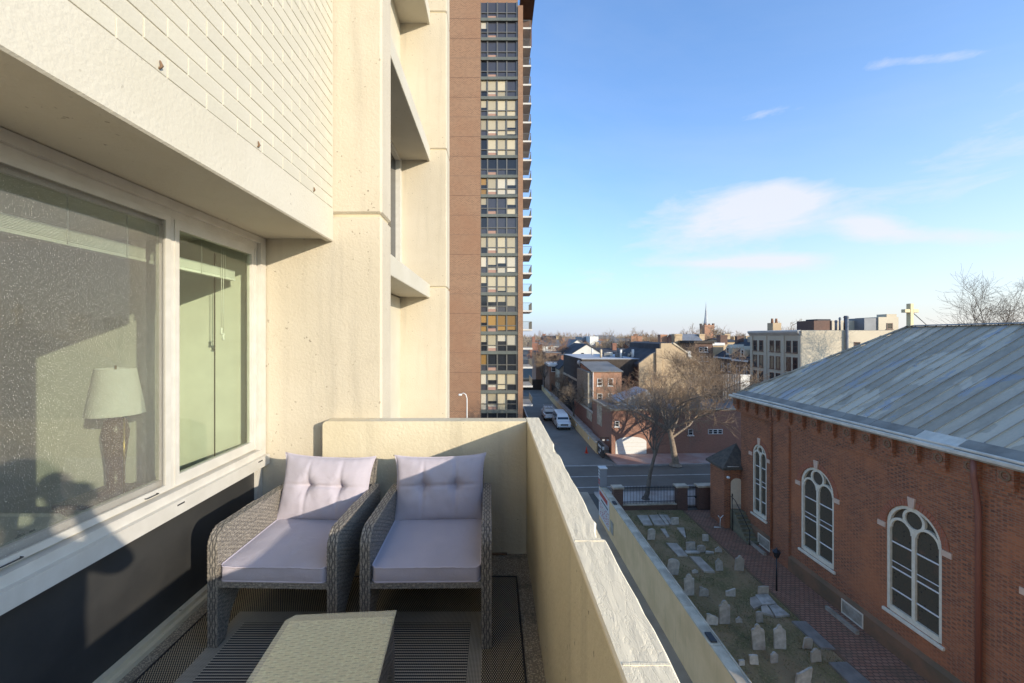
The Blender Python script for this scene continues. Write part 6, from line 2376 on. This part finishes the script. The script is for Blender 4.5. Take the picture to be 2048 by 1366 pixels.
cop.build('gable_coping', M['coping'], tg)

# orange brick house with the windows
ox0, ox1 = at(1185, 800, 58)[0], at(1243, 800, 58)[0]
oz = at(1185, 744, 58)[1]
wl2 = []
for (u, va, vb) in [(1199.5, 757, 772), (1221, 757, 771.5), (1199.5, 787, 801), (1221, 787, 800)]:
    xw, z1_ = at(u, va, 58)
    z0_ = at(u, vb, 58)[1]
    wl2.append(('y', xw, z0_, 0.75, z1_ - z0_))
oh = house('orange_brick_house', 'three storey orange brick house with white sash windows and grey roof', ox0, ox1, 58, 66, oz, M['brick_orange'], M['roofgrey'], 'shed', 0.9, wins=wl2)
MB().box(ox0 - 0.6, ox0 - 0.002, 58.3, 66, 0, oz - 0.05).build('side_wing', M['weathered'], oh)
MB().tube([(ox0 + 0.06, 57.93, 0.1), (ox0 + 0.06, 57.93, oz)], 0.06, 6).build('downspout', M['trim'], oh)
# dark timber clad block with satellite dish and flat roof
dk = thing('dark_clad_building', 'dark timber clad flat-roofed building with satellite dish and roof vents', 'building', (18, 76, 0))
dx0 = 14.0
dz_ = at(1160, 716, 70)[1]
MB().box(dx0 + 0.4, dx0 + 13, 66.3, 84, 0, dz_).build('wall', M['wood_dark'], dk)
for k in range(14):
    MB().box(dx0 + 0.33, dx0 + 0.399, 66.4 + k * 1.25, 67.5 + k * 1.25, 0.3, dz_ * 0.58).build('cladding_panel', M['wood_dark'], dk)
    MB().box(dx0 + 0.33, dx0 + 0.399, 66.4 + k * 1.25, 67.5 + k * 1.25, dz_ * 0.62, dz_ - 0.3).build('cladding_panel', M['wood_dark'], dk)
MB().box(dx0 + 0.25, dx0 + 0.329, 66.3, 84, dz_ * 0.58, dz_ * 0.62).build('string_course', M['coping'], dk)
MB().box(dx0 + 0.35, dx0 + 13, 66.25, 84, dz_, dz_ + 0.08).build('flat_roof', M['roofpale'], dk)
for k in range(11):
    xx, yy = dx0 + rnd.uniform(2.5, 11.5), rnd.uniform(68, 83)
    MB().tube([(xx, yy, dz_ + 0.08), (xx, yy, dz_ + rnd.uniform(0.6, 1.6))], rnd.choice((0.1, 0.16, 0.22)), 8).build('roof_vent', rnd.choice((M['trim'], M['coping'], M['roofgrey'])), dk)
for k in range(4):
    xx, yy = dx0 + rnd.uniform(3, 10), rnd.uniform(70, 82)
    MB().bbox(xx, xx + 1.1, yy, yy + 0.9, dz_ + 0.08, dz_ + 0.8, 0.04).build('roof_unit', rnd.choice((M['gutter'], M['roofgrey'])), dk)
dsx, dsz = at(1154, 724, 69)
MB().tube([(dx0 + 0.25, 67.6, dsz - 0.6), (dx0 + 0.2, 67.4, dsz)], 0.05, 6).build('dish_arm', M['trim'], dk)
m = MB()
m.lathe([(0.02, 0.0), (0.25, 0.03), (0.42, 0.10), (0.43, 0.12)], 18, (0, 0, 0))
v2 = [Matrix.Rotation(R(75), 3, 'X') @ Vector(p) for p in m.v]
m.v = [(dx0 + 0.2 + p.x, 67.3 + p.y, dsz + p.z) for p in v2]
m.build('satellite_dish', M['trim'], dk)


def px_house(name, label, u0, u1, v, Y, depth, wm_, rm, roof, vr, **k):
    x0, z = at(u0, v, Y)
    x1, _ = at(u1, v, Y)
    zr = at(u0, vr, Y)[1]
    return house(name, label, x0, x1, Y, Y + depth, z, wm_, rm, roof, max(0.1, zr - z), **k)


def pw(Y, u, va, vb, w=0.9):
    xw, z1_ = at(u, va, Y)
    return ('y', xw, at(u, vb, Y)[1], w, z1_ - at(u, vb, Y)[1])


px_house('white_gable_house', 'white rendered house with broad gable facing the camera', 1140, 1208, 710, 100, 16, M['whitewall'], M['roofdark'], 'gable_y', 689, wins=[pw(100, 1165, 705, 713, 0.9), pw(100, 1178, 711, 718, 0.8)])
px_house('white_gable_house', 'second pale gabled house stepping up behind the white gable', 1128, 1182, 701, 118, 14, M['whitewall'], M['roofgrey'], 'gable_y', 680)
px_house('brick_rowhouse', 'small red brick house with one white window under the white gable', 1122, 1141, 711, 97, 6, M['brick_red'], M['roofdark'], 'flat', 711, wins=[pw(97, 1132, 714, 722, 0.9)])
px_house('brick_rowhouse', 'little orange brick house with white trimmed windows at alley end', 1099, 1127, 729, 92, 8, M['brick_orange'], M['roofgrey'], 'flat', 729, cornice=M['trim'], wins=[pw(92, 1107, 733, 743, 1.0), pw(92, 1120, 733, 743, 1.0)])
px_house('grey_shed', 'grey stucco shed with sloping dark roof beside the dark clad building', 1119, 1147, 738, 86, 8, M['stucco'], M['roofdark'], 'gable_y', 724)
px_house('brick_rowhouse', 'plain orange brick wall house left of the alley end', 1072, 1092, 705, 112, 12, M['brick_orange'], M['roofdark'], 'flat', 705, chim=[(at(1080, 700, 116)[0], 116, 1.2, 11.0, M['brick_orange'])])
px_house('cream_house', 'cream clapboard house with dormer left of the skyline tree', 1084, 1122, 692, 145, 14, M['whitewall'], M['roofgrey'], 'gable_x', 681, wins=[pw(145, 1100, 694, 699, 1.2), pw(145, 1112, 694, 699, 1.2)])
px_house('dark_brick_house', 'dark brick house in shade behind the little orange one', 1092, 1124, 706, 104, 9, M['brick_brown'], M['roofgrey'], 'flat', 706)
px_house('white_block', 'white modern block on the skyline above the white gable', 1180, 1197, 673, 230, 20, M['whitewall'], M['roofpale'], 'flat', 673)
px_house('grey_block', 'grey-blue glass block left of the white skyline block', 1164, 1181, 674, 240, 20, M['metalscreen'], M['roofgrey'], 'flat', 674)
px_house('brown_house', 'brown brick house with low roof behind the flat roofs', 1202, 1262, 707, 108, 12, M['brick_brown'], M['roofdark'], 'gable_x', 699, chim=[(at(1228, 700, 112)[0], 112, 1.1, 11.5, M['brick_red'])])
px_house('brick_house', 'orange brick house with twin chimneys behind the dark roof', 1258, 1312, 694, 116, 12, M['brick_orange'], M['roofdark'], 'gable_x', 684, chim=[(at(1266, 690, 120)[0], 120, 1.6, 13.6, M['brick_orange']), (at(1278, 690, 120)[0], 120, 1.4, 13.4, M['brick_orange'])])
px_house('brick_house', 'house with square orange brick chimney just above the tan gable', 1300, 1345, 689, 92, 10, M['brick_brown'], M['roofdark'], 'flat', 689, chim=[(at(1325, 680, 93.5)[0], 93.5, 1.55, at(0, 669, 92.7)[1], M['brick_orange'])])
px_house('tan_chimney_house', 'house with broad tan stucco chimney above the gable', 1340, 1372, 689, 90, 10, M['tan'], M['roofdark'], 'flat', 689, chim=[(at(1353.5, 680, 91.5)[0], 91.5, 1.7, at(0, 668, 90.7)[1], M['tan'])])
px_house('slate_roof_house', 'house with blue-grey slate roof slope left of the spire', 1360, 1412, 690, 112, 12, M['brick_red'], M['metalscreen'], 'gable_x', 669, chim=[(at(1405, 680, 116)[0], 117, 1.5, at(0, 668, 116)[1], M['tan'])])
px_house('corniced_brick_house', 'dark red brick house with heavy dark bracketed cornice and white windows', 1389, 1425, 683, 84, 10, M['brick_brown'], M['roofgrey'], 'flat', 683, cornice=M['wood_dark'], wins=[pw(84, 1402, 695, 704, 0.8), pw(84, 1411.5, 694, 704, 0.8), pw(84, 1402, 713, 723, 0.8), pw(84, 1411.5, 713, 723, 0.8)])
px_house('tan_house', 'narrow tan house with white cornice beside the corniced brick house', 1426, 1446, 687, 88, 10, M['tan'], M['roofpale'], 'flat', 687, cornice=M['trim'], chim=[(at(1444, 680, 92)[0], 92, 1.6, at(0, 670, 92)[1], M['brick_brown'])])
px_house('tan_house', 'pale tan gable with stepped chimneys left of the cream corner building', 1447, 1478, 684, 98, 10, M['tan'], M['roofdark'], 'gable_x', 678, chim=[(at(1452, 680, 102)[0], 102, 1.3, at(0, 668, 102)[1], M['tan']), (at(1470, 680, 102)[0], 102, 1.3, at(0, 673, 102)[1], M['tan'])])

# row of dormered brick houses facing left, beside the corner building
SX = 46.0
for k, (ya, yb, lab) in enumerate([(72.2, 77.2, 'dark brick rowhouse with arched dormer beside the cream corner building'), (77.3, 83.5, 'dark brick rowhouse with pale dormer farther down the row')]):
    hz = at(1480, 722, 74)[1] + k * 0.2
    hs = house('dormer_rowhouse', lab, SX, SX + 10, ya, yb, hz, M['brick_brown'], M['roofdark'], 'flat', 0, group='dormered brick rowhouses')
    r_ = MB().prism([(SX - 0.3, hz + 0.13), (SX + 4.5, hz + 3.2), (SX + 9.5, hz + 0.13)], 'y', ya, yb).build('slate_roof', M['roofdark'], hs)
    MB().box(SX - 0.42, SX - 0.302, ya, yb, hz - 0.1, hz + 0.2).build('eave_board', M['trim'], hs)
    yc = (ya + yb) / 2 + (0.4 if k == 0 else -0.6)
    d_ = MB().prism([(yc - 0.75, hz + 0.6), (yc + 0.75, hz + 0.6), (yc + 0.75, hz + 2.1), (yc, hz + 2.75), (yc - 0.75, hz + 2.1)], 'x', SX + 0.5, SX + 3.6).build('dormer', M['stucco'], hs)
    hwin(hs, 'x', yc, hz + 0.85, 0.8, 1.25, SX + 0.499)
    for yy in (ya + 1.2, ya + 3.4):
        hwin(hs, 'x', yy, hz - 2.6, 0.9, 1.6, SX)
        hwin(hs, 'x', yy, hz - 5.4, 0.9, 1.7, SX)
        MB().box(SX - 0.06, SX - 0.002, yy + 0.5, yy + 0.9, hz - 2.6, hz - 1.0).build('shutter', M['signblack'], hs)
        MB().box(SX - 0.06, SX - 0.002, yy - 0.9, yy - 0.5, hz - 2.6, hz - 1.0).build('shutter', M['signblack'], hs)
    MB().box(SX + 4.0, SX + 5.4, yb - 0.9, yb - 0.1, hz + 2.0, hz + 5.0 - k * 0.6).build('chimney', M['brick_brown'], hs)

# cream stucco corner building
cb = thing('cream_corner_building', 'three storey cream stucco corner building with brown sash windows and cornice', 'building', (54, 66, 0))
CY0, CY1, CH = 60.0, 72.0, at(1605, 661, 60)[1]
MB().box(SX, SX + 22, CY0, CY1, 0, CH).build('wall', M['stucco'], cb)
MB().box(SX + 5.75, SX + 26, CY0 + 6, CY1 + 10, CH - 3, CH - 1.0).build('rear_wing', M['stucco'], cb)
MB().prism([(SX - 0.45, CH - 0.25), (SX - 0.45, CH + 0.02), (SX + 0.1, CH + 0.10), (SX + 0.1, CH + 0.003), (SX - 0.003, CH + 0.003), (SX - 0.003, CH - 0.75), (SX - 0.2, CH - 0.55)], 'y', CY0 + 0.25, CY1 + 0.2).build('cornice', M['concrete'], cb)
MB().box(SX + 0.3, SX + 22, CY0 + 0.3, CY1 - 0.3, CH, CH + 0.06).build('flat_roof', M['roofgrey'], cb)
for y in (CY0 + 0.02, CY0 + 3.55, CY0 + 7.65, CY1 - 0.65):
    MB().box(SX - 0.12, SX - 0.002, y, y + 0.6, 0, CH - 0.78).build('pilaster', M['stucco'], cb)
for (zt_, hh) in ((CH - 1.55, 1.85), (CH - 4.1, 2.1), (CH - 6.85, 2.1)):
    for y in (61.25, 62.65, 65.0, 66.45, 69.1, 70.7):
        hwin(cb, 'x', y, zt_ - hh, 0.95, hh, SX, M['pane_brown'])
for (u, v, w_, h_) in [(1714, 690, 0.9, 0.9)]:
    x, z = at(u, v, CY0)
    hwin(cb, 'y', x, z - 0.45, w_, h_, CY0, M['pane_brown'])
# rooftop houses, flues and chimney
rt = thing('rooftop_house', 'brown and cream stair house on the roof of the corner building', 'building', (at(1675, 650, 66)[0], 67, CH + 0.06))
xa, za = at(1630, 641, 66)
xb, _ = at(1664, 641, 66)
xc, _ = at(1720, 641, 66)
MB().box(xa, xb - 0.002, 66.2, 70, CH + 0.06, za).build('brick_side', M['brick_brown'], rt)
MB().box(xb, xc, 66, 70.2, CH + 0.06, za).build('stucco_side', M['stucco'], rt)
MB().box(xa + 0.8, xa + 3, 66.5, 69, za + 0.002, za + 0.25).build('roof_hatch', M['roofdark'], rt)
rt2 = thing('rooftop_house', 'cream lift house with small red window at right of the roofs', 'building', (at(1765, 650, 62)[0], 64, CH - 1))
xa, za = at(1731, 636, 64)
xb, _ = at(1757, 636, 64)
xc, zc = at(1797, 628, 64)
MB().box(xa, xb, 64.2, 68, CH - 1.0, za).build('grey_side', M['metalscreen'], rt2)
MB().box(xb + 0.002, xc, 64, 68.2, CH - 1.0, za + 0.15).build('stucco_side', M['stucco'], rt2)
MB().box(xc - 1.6, xc, 64.3, 66, za + 0.15, zc).build('roof_box', M['stucco'], rt2)
hwin(rt2, 'y', at(1779, 652, 64)[0], at(0, 658, 64)[1], 0.95, 0.95, 64.0, M['pane_brown'])
for (u, vt, r_, mt, lab) in [(1681, 640, 0.16, 'metalscreen', 'short twin flue pipe behind the tall flues'), (1689, 634, 0.13, 'metalscreen', 'slim dark flue pipe on the roof edge'), (1693, 632, 0.2, 'metalscreen', 'tall grey flue pipe climbing the cream wall'), (1700.5, 631, 0.22, 'pane_brown', 'rust red flue pipe on the roof edge')]:
    x, z = at(u, vt, 59.8)
    fl = thing('flue_pipe', lab, 'flue', (x, 59.7, CH), 'flue pipes')
    zb_ = CH - 7 if 'tall grey' in lab else CH - 0.02
    yy = 59.72 if 'tall grey' in lab else 60.6
    MB().tube([(x, yy, zb_), (x, yy, z)], r_, 10).build('pipe', M[mt], fl)
    MB().tube([(x, yy, z - 0.3), (x, yy, z - 0.18)], r_ + 0.06, 10).build('collar', M[mt], fl)
cx_, cz_ = at(1535, 649, 70)
ck = thing('chimney_stack', 'tan chimney with two clay pots on the corner building roof', 'chimney', (SX + 1.6, 68, CH))
MB().box(SX + 0.7, SX + 2.1, 67.2, 68.6, CH + 0.06, cz_ + 0.2).build('stack', M['tan'], ck)
for k in (0, 1):
    MB().lathe([(0.2, 0), (0.16, 0.7), (0.2, 0.75)], 10, (SX + 1.05 + k * 0.7, 67.9, cz_ + 0.2)).build('pot', M['brick_orange'], ck)

# spire
sp = thing('church_spire', 'distant brick church tower with tall white needle spire', 'church', (at(1418.5, 660, 220)[0], 223, 0))
sx_, sz_ = at(1419, 650, 220)
MB().box(sx_ - 2.7, sx_ + 2.7, 220, 225.4, 0, sz_).build('tower', M['brick_orange'], sp)
for a in (-1, 1):
    for b in (0, 1):
        MB().box(sx_ + a * 2.3 - 0.5, sx_ + a * 2.3 + 0.5, 220.0 + b * 4.4 + 0.003, 221.0 + b * 4.4, sz_ + 0.002, sz_ + 0.9).build('pinnacle', M['brick_brown'], sp)
MB().lathe([(1.15, 0.0), (0.95, 2.5), (0.5, 7.0), (0.12, 11.3), (0.03, 13.2)], 8, (sx_ - 0.6, 222.5, sz_), False).build('spire', M['roofpale'], sp)

# rooftops beyond
fr2 = random.Random(99)
far_houses = {}
k = 0
fmats = ['brick_red', 'brick_orange', 'brick_brown', 'tan', 'whitewall', 'stucco']
while k < 46:
    Y = fr2.uniform(150, 330)
    u = fr2.uniform(1060, 1800)
    x = (u - U0) / F * Y
    w = fr2.uniform(6, 13)
    h = fr2.uniform(7.5, 11.5)
    rf = fr2.choice(['flat', 'gable_x', 'gable_y', 'gable_x'])
    ch = [(x + fr2.uniform(1, w - 1), Y + 3, 1.3, h + fr2.uniform(2.2, 3.6), M[fr2.choice(['brick_red', 'brick_orange', 'tan'])])] if fr2.random() < 0.6 else []
    fm_, rm_ = fr2.choice(fmats), fr2.choice(['roofdark', 'roofgrey', 'roofpale', 'roofdark'])
    lab = 'distant %s %s house with %s %s roof, %s, %s' % ('wide' if w > 9.5 else 'narrow', {'brick_red': 'red brick', 'brick_orange': 'orange brick', 'brick_brown': 'brown brick', 'tan': 'tan stucco', 'whitewall': 'white', 'stucco': 'cream stucco'}[fm_], {'roofdark': 'dark', 'roofgrey': 'grey', 'roofpale': 'pale'}[rm_], 'flat' if rf == 'flat' else 'gabled', 'one chimney' if ch else 'no chimney', 'left of the spire' if u < 1410 else 'right of the spire')
    far_houses.setdefault(lab, []).append((Y, k))
    hh_ = house('distant_rowhouse', lab, x, x + w, Y, Y + fr2.uniform(8, 14), h, M[fm_], M[rm_], rf, fr2.uniform(1.5, 3.0), chim=ch, group='distant rooftops')
    far_houses[lab][-1] = (Y, hh_)
    k += 1
for lab, lst in far_houses.items():
    if len(lst) == 2:
        lst.sort(key=lambda q: q[0])
        lst[0][1]['label'] = lab.replace('distant', 'nearer distant', 1)
        lst[1][1]['label'] = lab.replace('distant', 'farther distant', 1)
